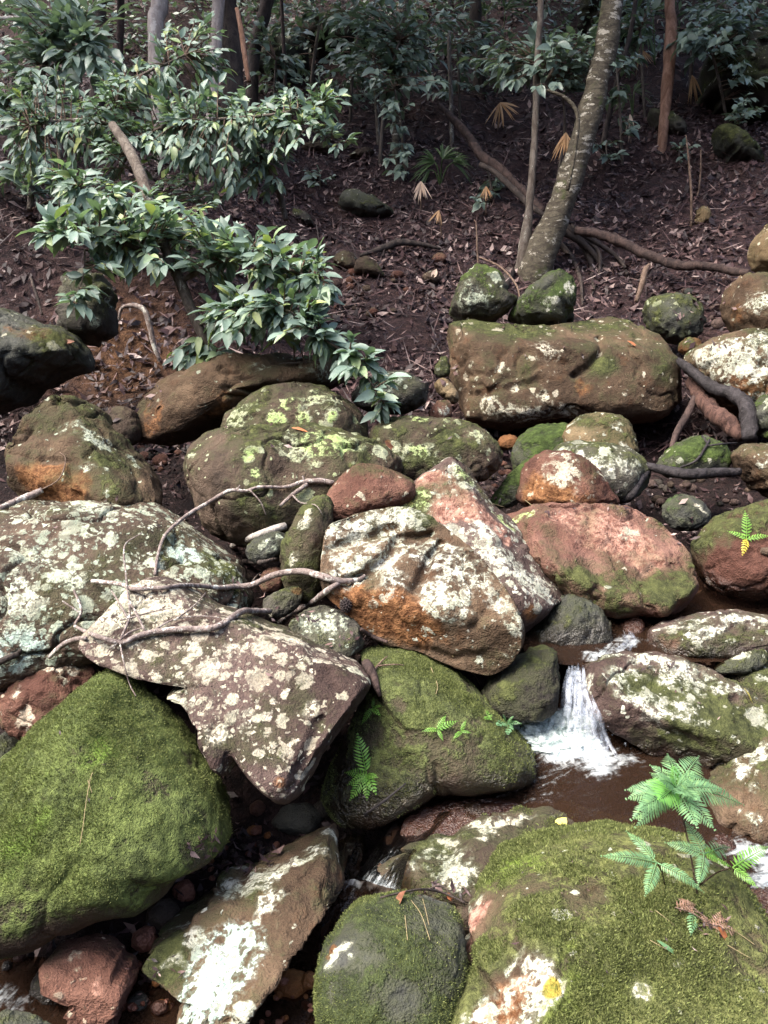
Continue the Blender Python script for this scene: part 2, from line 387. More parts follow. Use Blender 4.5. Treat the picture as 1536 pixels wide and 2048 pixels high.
def soil():
    t = NT("forest_soil"); tc = t.n("ShaderNodeTexCoord"); v = tc.outputs["Object"]
    n1 = t.noise(v, 2.2, 5, .6); n2 = t.noise(v, 22, 4, .65); n3 = t.noise(v, 90, 3, .6)
    c = t.mix(t.step(n2, .35, .68), (.014, .0075, .009), (.046, .025, .026))
    c = t.mix(t.math('MULTIPLY', t.step(n1, .55, .75), .3), c, (.075, .038, .024))
    c = t.mix(t.math('MULTIPLY', t.step(n3, .55, .72), .5), c, (.14, .085, .065))
    c = t.mix(t.attr("clay").outputs["Fac"], c, t.mix(t.step(n2, .35, .65), (.055, .026, .013), (.12, .060, .027)))
    c = t.mix(t.attr("damp_shade").outputs["Fac"], c, t.mix(1.0, c, (.42, .38, .36), 'MULTIPLY'))  # darkens creek bed soil: damp, plus painted shade for the gaps
    h = t.math('ADD', n2, t.math('MULTIPLY', n3, .4))
    return t.done(t.bsdf(c, .85, .25, h, .9, .04))
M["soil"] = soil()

def water_mat(name, tint, foam=True, alpha=.55):
    t = NT(name); tc = t.n("ShaderNodeTexCoord"); v = tc.outputs["Object"]
    fo = t.attr("foam").outputs["Fac"]; fl = t.attr("flow").outputs["Vector"]
    n1 = t.noise(v, 14, 3, .55, .8); n2 = t.noise(v, 55, 3, .6, .4); 
    mp = t.n("ShaderNodeMapping"); mp.inputs["Scale"].default_value = (1, 1, 1); t.l(fl, mp.inputs[0])
    nf = t.noise(fl, 1.0, 4, .62, .5)
    h = t.math('ADD', t.math('MULTIPLY', n1, .8), t.math('MULTIPLY', n2, .35))
    h = t.math('ADD', h, t.math('MULTIPLY', nf, .5))
    wb = t.bsdf(tint, .06, .5, h, .35, .02)
    tr = t.n("ShaderNodeBsdfTransparent"); tr.inputs[0].default_value = (.60, .42, .30, 1)
    gl = t.n("ShaderNodeBsdfGlossy"); gl.inputs["Roughness"].default_value = .05
    lw = t.n("ShaderNodeFresnel"); lw.inputs["IOR"].default_value = 1.33
    bp = t.n("ShaderNodeBump"); bp.inputs["Strength"].default_value = .45; bp.inputs["Distance"].default_value = .02
    t.l(h, bp.inputs["Height"]); t.l(bp.outputs[0], gl.inputs["Normal"]); t.l(bp.outputs[0], lw.inputs["Normal"])
    body = t.n("ShaderNodeMixShader"); body.inputs[0].default_value = alpha; t.l(tr.outputs[0], body.inputs[1]); 
    df = t.n("ShaderNodeBsdfDiffuse"); df.inputs[0].default_value = (*tint, 1); t.l(df.outputs[0], body.inputs[2])
    surf = t.n("ShaderNodeMixShader"); t.l(lw.outputs[0], surf.inputs[0]); t.l(body.outputs[0], surf.inputs[1]); t.l(gl.outputs[0], surf.inputs[2])
    ff = t.math('ADD', fo, t.math('ADD', t.math('MULTIPLY', t.math('SUBTRACT', nf, .5), 1.5), t.math('MULTIPLY', t.math('SUBTRACT', n2, .5), .8)))
    ff = t.math('MULTIPLY', t.step(ff, .25, 1.15), t.step(fo, .02, .15))
    fc = t.mix(t.step(n2, .35, .65), (.46, .54, .58), (.70, .75, .76))
    fb = t.bsdf(fc, .45, .3, h, .35, .015)
    mx = t.n("ShaderNodeMixShader"); t.l(ff, mx.inputs[0]); t.l(surf.outputs[0], mx.inputs[1]); t.l(fb, mx.inputs[2])
    return t.done(mx.outputs[0])
M["water"] = water_mat("stream_water", (.030, .017, .011))
M["foam"] = water_mat("white_water", (.10, .085, .08), alpha=.3)
# ------------------------------------------------------------------ stones
_ICO = {}
def ico(sub):
    if sub not in _ICO:
        bm = bmesh.new(); bmesh.ops.create_icosphere(bm, subdivisions=sub, radius=1.0)
        me = bpy.data.meshes.new("stone"); bm.to_mesh(me); bm.free()
        co = np.empty(len(me.vertices) * 3); me.vertices.foreach_get("co", co)
        # a random turn hides the icosphere's own symmetry
        Rm = np.array(Matrix.Rotation(1.1, 3, Vector((.3, .8, .5)).normalized()))
        C = co.reshape(-1, 3) @ Rm.T
        me.polygons.foreach_set("use_smooth", [True] * len(me.polygons)); me.materials.append(M["rock"])
        tri = np.empty(len(me.loops), int); me.loops.foreach_get("vertex_index", tri)
        _ICO[sub] = (me, C, tri.reshape(-1, 3))
    return _ICO[sub]

PAL = {  # bare stone: dark tone, light tone, blotch tone
    'brown': ((.070, .050, .038), (.155, .110, .080), (.050, .038, .031)),
    'warm': ((.085, .055, .035), (.20, .135, .085), (.13, .06, .028)),
    'grey': ((.075, .070, .060), (.17, .155, .130), (.055, .050, .043)),
    'purple': ((.075, .048, .042), (.18, .125, .110), (.045, .034, .032)),
    'red': ((.120, .052, .038), (.25, .125, .090), (.070, .035, .028)),
    'pink': ((.22, .105, .080), (.36, .20, .155), (.12, .06, .048)),
    'orange': ((.17, .065, .022), (.32, .15, .06), (.10, .045, .02)),
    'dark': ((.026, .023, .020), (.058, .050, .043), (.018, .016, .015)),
    'slate': ((.040, .042, .038), (.085, .088, .078), (.030, .030, .028)),
    'tan': ((.20, .14, .075), (.36, .27, .16), (.13, .085, .045)),
}
STONES = []          # (object, bvh)
def add_bvh(o, V, F): STONES.append((o, BVHTree.FromPolygons(V.tolist(), F.tolist() if hasattr(F, 'tolist') else F)))
def hit(px, py, only=None, skip=None):
    """what stands first along the ray of a photograph pixel: point, normal, depth along the view axis, object"""
    r = FWD + RIGHT * ((px - 768.0) / FPX) + UP * ((1024.0 - py) / FPX); L = np.linalg.norm(r); r = Vector((r / L).tolist())
    best = None
    for o, b in STONES:
        if only is not None and o is not only: continue
        if skip is not None and o is skip: continue
        p, n, i, dist = b.ray_cast(Vector(CAM.tolist()), r)
        if p is not None and (best is None or dist < best[2]): best = (p, n, dist, o)
    if best is None:
        d = ground_depth(px, py); return np.array(pix(px, py, d)), np.array((0, 0, 1.)), d, None
    p, n, dist, o = best
    return np.array(p), np.array(n), dist / L, o

def chaikin(P, it=2):
    P = np.asarray(P, float)
    for _ in range(it):
        Q = np.roll(P, -1, 0); P = np.stack([.75 * P + .25 * Q, .25 * P + .75 * Q], 1).reshape(-1, 2)
    return P
def radial(P, c, th):
    """distance from c to the outline in the directions th (pixels, y up)"""
    P = P - c; P = P * [1, -1]; a = np.arctan2(P[:, 1], P[:, 0]); n = 720
    R = np.zeros(n)
    Q = np.roll(P, -1, 0); TH = np.linspace(-math.pi, math.pi, n, endpoint=False)
    D = np.stack([np.cos(TH), np.sin(TH)], 1)
    for p, q in zip(P, Q):
        e = q - p; den = D[:, 0] * -e[1] + D[:, 1] * e[0]
        den = np.where(abs(den) < 1e-9, 1e-9, den)
        t = (p[0] * -e[1] + p[1] * e[0]) / den; s = (D[:, 0] * p[1] - D[:, 1] * p[0]) / den
        ok = (s >= -1e-6) & (s <= 1 + 1e-6) & (t > 0)
        R = np.where(ok & (t > R), t, R)
    k = np.hanning(17)[1:-1]; k /= k.sum()
    R = sum(np.roll(R, i - 7) * k[i] for i in range(15))
    return np.interp((th + math.pi) % (2 * math.pi), np.append(TH + math.pi, 2 * math.pi), np.append(R, R[0]))

_rock_no = [0]
def rock(name, label, outline, d=None, by=None, T=.5, n=2.5, pal='brown', moss=.0, lichen=.15, sub=5, tilt=.35, faces=(), ang=.22,
         rough=1.0, patches=(), wetz=None, la=(.33, .36, .28), lb=(.48, .46, .36), moss_tint=(.62, .64, .60), dd=0.0, c=None, group=None, cat=None, ksm=.06, parent=None, sm=1, grow=1.0, bumps=(), grooves=()):
    _rock_no[0] += 1; sd = _rock_no[0]; rg = np.random.default_rng(100 + sd)
    O = np.asarray(outline, float); C = chaikin(O, sm)
    lo, hi = O.min(0), O.max(0); ctr = np.asarray(c, float) if c is not None else (lo + hi) / 2 * .5 + C.mean(0) * .5
    w, h = hi - lo
    if d is None:
        bx = O[np.argmax(O[:, 1])][0] * .5 + ctr[0] * .5; b = by if by is not None else hi[1]
        d0 = ground_depth(bx, b)
        Tm = T * math.sqrt(w * h) * d0 / FPX
        # the tilted middle plane meets the ground a little behind the lowest visible edge
        d = d0 + .35 * Tm + tilt * (b - ctr[1]) * d0 / FPX * .8 + dd
    size = math.sqrt(w * h) * d / FPX; Tm = T * size
    me0, U, tri = ico(sub)
    a, bq, wz = U[:, 0], U[:, 1], U[:, 2]
    rho = np.sqrt(a * a + bq * bq); th = np.arctan2(bq, a)
    R = radial(C, ctr, th) * grow
    lat = rho ** (2.0 / n); dep = np.abs(wz) ** (2.0 / n)
    k = ksm * size
    def smin(A, B):
        t = np.clip(.5 + .5 * (B - A) / k, 0, 1); return B * (1 - t) + A * t - k * t * (1 - t)
    planes = []
    for f in faces:
        A = np.array([[x, y, 1] for x, y, _ in f], float); planes.append(np.linalg.solve(A, np.array([z for _, _, z in f]) * Tm))
    front = wz >= 0
    Rv = radial(C, ctr, th) * grow; R = Rv.copy(); nb = 120
    want = np.interp((np.arange(nb) + .5) / nb * 2 * math.pi, np.linspace(0, 2 * math.pi, 721), radial(C, ctr, np.linspace(-math.pi, math.pi, 721))) * grow
    for it in range(4):
        px = ctr[0] + R * lat * np.cos(th); py = ctr[1] - R * lat * np.sin(th)
        mid = np.zeros(len(px))
        for s in planes: mid = np.minimum(mid, s[0] * px + s[1] * py + s[2])
        mid = np.maximum(mid, -1.2 * Tm)
        hh = mid + np.where(front, Tm * dep, -Tm * 1.0 * dep)
        q = np.stack([px * d / FPX, py * d / FPX, hh], 1) / size
        hh = hh + dep ** .7 * Tm * .15 * rough * fbm(q * 1.7 + sd * 5.1, 2)
        for s in planes: hh = np.where(front, np.maximum(smin(hh, s[0] * px + s[1] * py + s[2]), mid), hh)
        if it == 3: break
        # how far the stone's outline really reaches when seen from the front, against the outline wanted
        dl = d + tilt * (ctr[1] - py) * d / FPX; z = np.maximum(dl - hh, .2)
        X = 768 + (px - 768) * dl / z - ctr[0]; Y = ctr[1] - (1024 + (py - 1024) * dl / z)
        A = np.arctan2(Y, X) + math.pi; rr = np.hypot(X, Y); b_ = np.minimum((A / (2 * math.pi) * nb).astype(int), nb - 1)
        got = np.zeros(nb); np.maximum.at(got, b_, rr); got = np.where(got > 0, got, want)
        ratio = np.clip(want / got, .55, 1.15); ratio = (np.roll(ratio, 1) + 2 * ratio + np.roll(ratio, -1)) / 4
        R = R * np.interp(th + math.pi, (np.arange(-1, nb + 1) + .5) / nb * 2 * math.pi, np.concatenate([ratio[-1:], ratio, ratio[:1]]))
    for (bx_, by_, br, bh) in bumps: hh = hh + np.where(front, Tm * bh * np.exp(-((px - bx_) ** 2 + (py - by_) ** 2) / br ** 2) * dep ** .5, 0)
    for (gp, gw, gd) in grooves:
        gp = np.asarray(gp, float); dist = np.full(len(px), 1e9); Q = np.stack([px, py], 1) + (np.stack([perlin(np.stack([px, py, 0 * px], 1) * .03), perlin(np.stack([px, py, 0 * px + 9], 1) * .03)], 1)) * 6
        for A_, B_ in zip(gp[:-1], gp[1:]):
            e = B_ - A_; tt = np.clip(((Q - A_) @ e) / (e @ e), 0, 1); dist = np.minimum(dist, np.linalg.norm(Q - A_ - tt[:, None] * e, axis=1))
        hh = hh - np.where(front, Tm * gd * np.exp(-(dist / gw) ** 2) * dep ** .5, 0)
    # world points on a leaning middle plane
    dl = d + tilt * (ctr[1] - py) * d / FPX
    W = CAM + dl[:, None] * (FWD + RIGHT * ((px - 768.0) / FPX)[:, None] + UP * ((1024.0 - py) / FPX)[:, None]) - FWD * hh[:, None]
    org = CAM + d * (FWD + RIGHT * ((ctr[0] - 768.0) / FPX) + UP * ((1024.0 - ctr[1]) / FPX))
    L = W - org
    # chopped facets for angular stone
    if ang > 0:
        for _ in range(int(10 + 8 * ang)):
            nn = rg.normal(size=3); nn /= np.linalg.norm(nn)
            s = L @ nn; m = np.quantile(s, .985) * (1 - .07 * ang * rg.random()); ex = np.maximum(s - m, 0)
            L = L - nn * (ex * .85)[:, None]
    # relief along the normal
    def normals(L):
        e1 = L[tri[:, 1]] - L[tri[:, 0]]; e2 = L[tri[:, 2]] - L[tri[:, 0]]; fn = np.cross(e1, e2); N = np.zeros_like(L)
        for j in range(3):
            for ax in range(3): N[:, ax] += np.bincount(tri[:, j], fn[:, ax], len(L))
        return N / (np.linalg.norm(N, axis=1)[:, None] + 1e-12)
    N = normals(L)
    S = max(size, .12)
    rel = .028 * S * fbm(L * (3.2 / S) + sd * 7.7, 3) + .011 * min(S, .6) * fbm(L * (10.0 / min(S, .6)) + sd, 3)
    rid = 1 - np.abs(fbm(L * (2.3 / S) + sd * 3.3, 3)); rel = rel - .05 * S * (.4 + ang) * smooth01(rid, .93, 1.0)
    rel = rel + .0028 * fbm(L * 42 + sd, 2)
    # stone laid down in beds
    bd = rg.normal(size=3); bd[2] += 1.5; bd /= np.linalg.norm(bd); lay = perlin(np.stack([(L @ bd) * 26 + .8 * fbm(L * 5 + sd, 2), 0 * L[:, 0] + sd, (L[:, 0]) * 2], 1))
    rel = rel + .004 * lay * min(1, S / .5) * (.5 + ang)
    L = L + N * (rel * rough)[:, None]
    # base of the object: its lowest point
    zmin = L[:, 2].min(); base = org + np.array([0, 0, zmin])
    V = L - np.array([0, 0, zmin])
    me = me0.copy(); me.name = name; me.vertices.foreach_set("co", V.ravel()); me.update()
    Wd = V + base
    fields = {k: np.zeros(len(V)) for k in ("moss", "lichen", "crust", "rust", "pink", "mint", "lime", "yellow", "fresh", "wet")}
    Nn = normals(V)
    facing = (Nn @ (CAM - Wd.mean(0))) > -.1
    r_w = np.array([(Wd - CAM) @ RIGHT, (Wd - CAM) @ UP, (Wd - CAM) @ FWD]).T
    sx = 768 + FPX * r_w[:, 0] / r_w[:, 2]; sy = 1024 - FPX * r_w[:, 1] / r_w[:, 2]
    for p in patches:
        kind, x, y, r = p[:4]; st = p[4] if len(p) > 4 else 1.0; asp = p[5] if len(p) > 5 else 1.0; rot = p[6] if len(p) > 6 else 0
        cand = np.where(facing, (sx - x) ** 2 + (sy - y) ** 2, 1e12); i0 = int(np.argmin(cand)); P0 = Wd[i0]
        D = Wd - P0; rm = r * d / FPX
        e1 = RIGHT * math.cos(math.radians(rot)) + UP * math.sin(math.radians(rot))
        al = D @ e1; pe = np.sqrt(np.maximum((D * D).sum(1) - al * al, 0))
        g = np.exp(-(((al / (rm * asp)) ** 2 + (pe / rm) ** 2)) ** 1.4 * .9)
        g = g * (Nn @ Nn[i0] > -.2) if False else g
        kinds = {'mintcrust': ('crust', 'mint'), 'limecrust': ('crust', 'lime'), 'yellowcrust': ('crust', 'yellow')}.get(kind, (kind,))
        for kk in kinds: fields[kk] = fields[kk] + st * g
    if wetz is not None: fields["wet"] = np.clip(1 - smooth01(Wd[:, 2] + .012 * fbm(Wd * 20, 2), wetz, wetz + .05), 0, 1)
    lp = V + sd * 3.1
    mv = .30 * Nn[:, 2] + moss + fields["moss"] + .42 * fbm(lp * 3.0, 3) + .34 * fbm(lp * 11.0, 3)
    fields["mossv"] = mv
    if moss > .1 or np.any(fields["moss"] > .3):
        th_ = (.003 + .003 * min(1, S)) * smooth01(mv, .44, .85) * (.55 + .9 * smooth01(fbm(lp * 24, 2), -.35, .5)) * min(1., S / .3)
        V = V + Nn * th_[:, None]; me.vertices.foreach_set("co", V.ravel()); me.update(); Wd = V + base
    for kk, arr in fields.items():
        if np.any(arr): me.attributes.new(kk, 'FLOAT', 'POINT').data.foreach_set("value", arr.astype(np.float32))
    o = link(name, me, None, base)
    ca, cb, cc = PAL[pal]
    o["colour_a"] = list(ca); o["colour_b"] = list(cb); o["colour_c"] = list(cc); o["moss"] = float(moss); o["lichen"] = float(lichen)
    o["lichen_a"] = list(la); o["lichen_b"] = list(lb); o["moss_tint"] = list(moss_tint)
    tag(o, label, cat or name.split('_')[-1], group)
    add_bvh(o, Wd, tri)
    return o
for _k in PAL:
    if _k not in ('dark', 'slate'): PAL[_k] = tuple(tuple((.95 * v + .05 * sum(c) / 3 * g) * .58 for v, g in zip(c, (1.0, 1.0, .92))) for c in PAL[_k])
PAL['wet_orange'] = ((.24, .095, .028), (.40, .19, .065), (.16, .06, .02)); PAL['wet_red'] = ((.20, .075, .050), (.36, .17, .12), (.13, .05, .035))
CREAM = dict(la=(.35, .325, .245), lb=(.51, .465, .37)); MINT = dict(la=(.31, .38, .29), lb=(.47, .51, .40))
PALE = dict(la=(.38, .40, .32), lb=(.56, .56, .48)); LIME = dict(la=(.28, .34, .17), lb=(.38, .41, .26))
# ================= the ground =================
def build_ground():
    xs = np.concatenate([np.linspace(-26, -4, 40, endpoint=False), np.linspace(-4, 4, 200, endpoint=False), np.linspace(4, 26, 41)])
    ys = np.concatenate([np.linspace(-24, -6, 20, endpoint=False), np.linspace(-6, 1, 30, endpoint=False), np.linspace(1, 6, 170, endpoint=False), np.linspace(6, 14, 130, endpoint=False), np.linspace(14, 60, 60)])
    X, Y = np.meshgrid(xs, ys); Z = terr(X, Y)
    p = np.stack([X.ravel(), Y.ravel(), Z.ravel()], 1)
    near = smooth01(-Y.ravel(), -16, -12)
    p[:, 2] += near * (.012 * fbm(p * 9, 3))
    nx, ny = len(xs), len(ys); I = np.arange(nx * ny).reshape(ny, nx)
    F = np.stack([I[:-1, :-1], I[:-1, 1:], I[1:, 1:], I[1:, :-1]], -1).reshape(-1, 4)
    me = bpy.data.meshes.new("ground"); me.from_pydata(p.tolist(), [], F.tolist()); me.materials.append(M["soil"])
    me.polygons.foreach_set("use_smooth", [True] * len(F))
    c = ground_pt(255, 720); g = np.exp(-(((p[:, 0] - c[0]) / .42) ** 2 + ((p[:, 1] - c[1]) / .40) ** 2))
    me.attributes.new("clay", 'FLOAT', 'POINT').data.foreach_set("value", (g * .9).astype(np.float32))
    me.attributes.new("damp_shade", 'FLOAT', 'POINT').data.foreach_set("value", (1 - smooth01(p[:, 1], 4.2, 5.2)).astype(np.float32))  # bed mask for damp soil and the shade painted between boulders
    o = link("ground", me); o["kind"] = "structure"
    STONES.append((o, BVHTree.FromPolygons(p.tolist(), F.tolist())))
    return o
ground = build_ground()

# ================= front stones =================
front_moss = rock("boulder", "large front boulder with tufted bright moss and yellow lichen under the fern clump",
    [(800,2140),(828,2048),(850,1985),(905,1895),(935,1820),(950,1765),(985,1705),(1040,1670),(1130,1648),(1240,1640),(1330,1652),(1420,1690),(1480,1755),(1536,1830),(1620,1960),(1640,2140),(1500,2250),(1000,2260)],
    d=1.86, T=.40, n=2.5, pal='warm', moss=.50, moss_tint=(1, 1, .9), lichen=.1, sub=7, tilt=.75, c=(1190,1930), rough=.6, ksm=.16, ang=0, grow=.985, bumps=[(1090,1750,110,.16),(1190,1950,170,.18),(1010,1770,60,.10),(1330,1860,110,-.22),(1200,1800,60,-.12),(1480,1960,150,.14)], grooves=[([(990,1790),(975,1900),(985,2048)],16,.10)],
    
    patches=[('fresh',1020,1735,110,.6),('fresh',1080,1900,150,.3),('fresh',1250,2000,160,.3),('fresh',1340,1790,120,.1),
             ('moss',925,1850,64,-1.15,1.9,65),('moss',870,1990,56,-1.0,2,65),('moss',1180,1795,40,-.2),('pink',930,1850,50,.6,1.9,65),('pink',1010,2000,46,.5,1.8,70),('crust',945,1860,52,1.1,1.5,70),('crust',1035,1990,62,1.2,1.9,75),('moss',1030,1995,60,-.8,2,75),('yellowcrust',1103,1975,17,.95,2.6,72),
             ('rust',1005,2030,55,.7,2,80),('moss',1000,2030,60,-.5),('crust',870,1990,36,1.0,2.2,65),('crust',960,2030,28,1.1,3,70),('crust',1278,1985,20,.9),('rust',870,2000,40,.5),('crust',880,2040,36,.9)])
side_slab = rock("slab", "low wet slab with cream lichen edges behind the tufted front boulder",
    [(740,1740),(752,1700),(800,1675),(870,1658),(960,1630),(1060,1606),(1150,1612),(1260,1630),(1400,1655),(1430,1800),(1200,1880),(950,1900),(840,1800),(790,1770)],
    d=2.20, T=.30, n=2.6, pal='brown', moss=.12, lichen=.08, sub=6, tilt=.8, c=(1050,1740), wetz=0.06,
    patches=[('crust',890,1700,32,1.1,1.4,30),('crust',1000,1640,22,1.1,3.5,12),('crust',905,1735,40,1.1,1.3,60),('crust',835,1720,30,.9,1.5,50),('crust',970,1668,26,.9),('crust',925,1760,26,.9,1.4,70),('red',0,0,1) if False else ('rust',790,1710,50,.35)])
round_dark = rock("boulder", "dark green round boulder with a bare pale scar, bottom centre beside the lichen wedge",
    [(628,1975),(640,1905),(668,1850),(710,1802),(770,1784),(840,1784),(890,1803),(922,1832),(935,1900),(920,2000),(900,2110),(760,2160),(650,2110),(628,2040)],
    d=1.83, T=.45, n=2.3, pal='slate', moss=.52, lichen=.0, sub=6, tilt=.55, moss_tint=(.42, .50, .50), rough=.7, ang=0, wetz=-0.05,
    patches=[('crust',668,1918,15,1.5,2.4,68),('rust',664,1905,16,.8),('crust',700,1910,10,1.5,2.2,-35),('crust',690,1892,9,1.3,2,5),('moss',680,1915,24,-.5)])
wedge = rock("boulder", "long wedge boulder half covered by a mint white lichen sheet at the front",
    [(692,1635),(702,1650),(706,1690),(700,1750),(684,1805),(662,1845),(640,1890),(600,1942),(535,1992),(480,2040),(435,2080),(380,2085),(345,2050),(342,2020),(350,1985),(320,1975),(290,1945),(280,1910),(300,1880),(345,1838),(372,1808),(430,1754),(500,1720),(545,1695),(620,1655),(665,1638)],
    d=2.06, T=.62, n=2.8, pal='warm', moss=-.05, lichen=.10, sub=6, tilt=.65, c=(505,1870), ksm=.035, grow=.955,  wetz=-0.06, **PALE,
    faces=[((655,1775,.62),(465,2000,.75),(330,1880,.22)),((655,1775,.62),(465,2000,.75),(640,1885,-1.3)),((640,1650,.1),(500,1760,.55),(700,1700,.15))],
    patches=[('mintcrust',455,1930,68,1.1,1.35,55),('mintcrust',410,2010,48,1.15,1.3,70),('mintcrust',485,1885,36,1.0),('crust',470,1780,50,1.0,1.4,40),('crust',540,1800,32,.9),('crust',605,1715,38,1.0,1.2,0),('crust',540,1745,36,.9),('crust',668,1665,22,.9,1.7,-50),('crust',360,1860,24,1.0,1.3,50),
             ('crust',345,1930,16,.9,1.5,40),('moss',330,1920,50,.75,1.2,60),('moss',345,1870,20,.5),('rust',530,1790,30,.4),('crust',603,1780,16,.9),('rust',445,1975,12,.9),('moss',620,1650,30,.3),('crust',385,1880,22,.9)])
brown_corner = rock("rock", "brown pitted rock with small ochre lichen spots at the bottom edge under the moss dome",
    [(75,1930),(98,1895),(150,1870),(200,1862),(248,1880),(280,1928),(276,1955),(258,1992),(246,2030),(235,2080),(180,2110),(140,2080),(128,2030),(118,1990),(85,1960)],
    d=1.95, T=.5, n=2.7, pal='red', moss=-.05, lichen=.12, sub=6, tilt=.3, grow=.97, la=(.36,.26,.18), lb=(.46,.36,.27), ang=.15, rough=.55, faces=[((90,1930,.55),(260,1955,.55),(200,1865,.0)),((90,1945,.6),(260,1960,.6),(190,2080,.35))],
    patches=[('crust',150,1905,14,.9),('crust',148,1932,16,.9),('crust',125,1990,16,.6),('pink',190,1970,35,.4)])
moss_dome = rock("boulder", "biggest smooth boulder fully coated in green moss, under the lichen slab with twigs",
    [(218,1341),(250,1345),(280,1364),(322,1400),(372,1452),(405,1505),(436,1547),(452,1592),(461,1645),(446,1700),(402,1735),(360,1765),(300,1815),(200,1850),(125,1870),(70,1905),(0,1922),(-90,1930),(-160,1800),(-140,1640),(-60,1560),(30,1505),(75,1450),(130,1400),(172,1362)],
    d=2.18, T=.40, n=2.25, pal='brown', moss=.74, moss_tint=(.92, 1.08, .85), lichen=.0, sub=7, tilt=.35, c=(190,1620), rough=.32, ksm=.30, ang=0,
    bumps=[(330,1600,70,.05)],
    patches=[('fresh',215,1490,45,.45,1.5,80),('fresh',130,1560,90,.28),('fresh',60,1660,90,.25),('moss',60,1880,90,-.5),('moss',330,1790,40,-.4,2.5,30),('crust',165,1375,14,.9,2.6,45),('moss',160,1850,60,-.35,2,15),('fresh',20,1720,60,.3)])
puddle_rock = rock("rock", "mossy wet rock lying in the bottom pool beside the brown pitted rock",
    [(60,1985),(75,1945),(100,1920),(125,1950),(128,2000),(120,2010),(85,2010)], d=2.0, T=.5, pal='dark', moss=.3, lichen=.05, sub=4, tilt=.4, wetz=-0.02)
corner_rock = rock("rock", "green topped rock cut by the bottom corner of the stream",
    [(-60,2060),(-20,2030),(40,2022),(90,2035),(120,2070),(100,2130),(-40,2140)], d=1.72, T=.4, pal='slate', moss=.45, lichen=.05, sub=5, tilt=.5, wetz=-0.04)

# ================= middle stones =================
twig_slab = rock("boulder", "tilted purple brown boulder spotted with cream lichen under the forked fallen branch",
    [(300,1155),(340,1155),(382,1170),(428,1195),(480,1224),(530,1244),(592,1260),(640,1284),(700,1310),(731,1340),(739,1360),(726,1395),(690,1446),(648,1495),(635,1522),(612,1560),(576,1602),(545,1590),(500,1560),(445,1538),(408,1510),(394,1474),(372,1430),(338,1386),(305,1362),(270,1347),(225,1338),(185,1320),(160,1292),(163,1270),(190,1240),(238,1198),(268,1170)],
    d=2.42, rough=.45, ang=0, grow=1.02, T=.42, n=2.9, pal='purple', moss=-.22, lichen=1.1, sub=7, tilt=.55, c=(460,1345), ksm=.05, grooves=[([(600,1530),(625,1470),(650,1410)],9,.10),([(400,1400),(330,1360),(250,1320)],10,.06)], **CREAM,
    faces=[((170,1270,.55),(735,1350,.45),(560,1560,.9)),((739,1350,.35),(570,1570,.85),(700,1470,-.45)),((410,1500,.72),(575,1590,.75),(460,1590,-.2))],
    patches=[('crust',300,1190,48,.9,1.6,30),('crust',215,1250,36,.8,1.4,40),('crust',330,1225,30,.8,1.6,-10),('crust',285,1275,40,.6,1.5,0),('lichen',470,1440,90,.35),('lichen',250,1270,70,.5),('crust',470,1300,24,.75),('crust',430,1330,22,.7),('crust',410,1415,34,.75),('crust',432,1465,26,.75),('crust',630,1420,24,.7),('crust',590,1280,36,.65,1.6,-20),
             ('pink',560,1500,46,.28),('pink',650,1440,40,.22),('lichen',620,1400,80,.25),('crust',310,1353,17,.7),('crust',485,1440,24,.6),('moss',500,1250,50,.3),('rust',560,1570,20,.3)])
lichen_mound = rock("boulder", "broad low boulder mottled with white green lichen at the picture's edge behind the twigs",
    [(-70,1050),(-10,1018),(60,1004),(150,1000),(250,1002),(320,1012),(372,1040),(432,1082),(482,1112),(503,1150),(512,1200),(500,1260),(440,1310),(300,1340),(150,1345),(60,1380),(-60,1400),(-130,1300),(-120,1150)],
    d=2.95, T=.42, n=2.7, pal='brown', moss=-.06, lichen=1.05, sub=7, tilt=.55, c=(190,1190), **MINT,
    patches=[('mintcrust',370,1105,28,.9,1.5,0),('mintcrust',25,1305,40,.9,1.6,20),('crust',385,1080,28,.7,1.5,-15),('crust',120,1090,34,.7,1.3,30),('crust',65,1040,26,.7),('crust',185,1015,34,.7,1.6,0),('crust',30,1190,34,.8),('crust',50,1130,34,.8,1.5,30),('crust',150,1165,30,.7),('crust',60,1255,40,.6),('moss',460,1150,60,.4),('moss',180,1290,100,.25),('lichen',430,1120,70,.4),('crust',440,1100,26,.7),('moss',250,1010,60,.3),('crust',420,1165,26,.6),('lichen',180,1250,100,-.3)])
under_left = rock("rock", "squat brown rock wedged between the moss dome and the lichen mound",
    [(-5,1430),(0,1380),(35,1335),(100,1315),(165,1290),(215,1325),(245,1390),(220,1450),(140,1490),(60,1490),(15,1470)], d=2.66, T=.5, n=2.7, pal='red', moss=-.08, lichen=.16, sub=6, tilt=.3, la=(.42,.34,.26), lb=(.52,.45,.36),
    patches=[('crust',110,1330,24,.8,1.6,30),('crust',145,1340,18,.8),('crust',35,1385,18,.6),('crust',122,1360,14,.8)])
edge_small = rock("rock", "small dark wet rock below the squat brown rock at the picture's edge",
    [(-30,1520),(0,1465),(30,1470),(45,1500),(30,1540),(-10,1560)], d=2.6, T=.5, pal='slate', moss=.25, lichen=.05, sub=4)

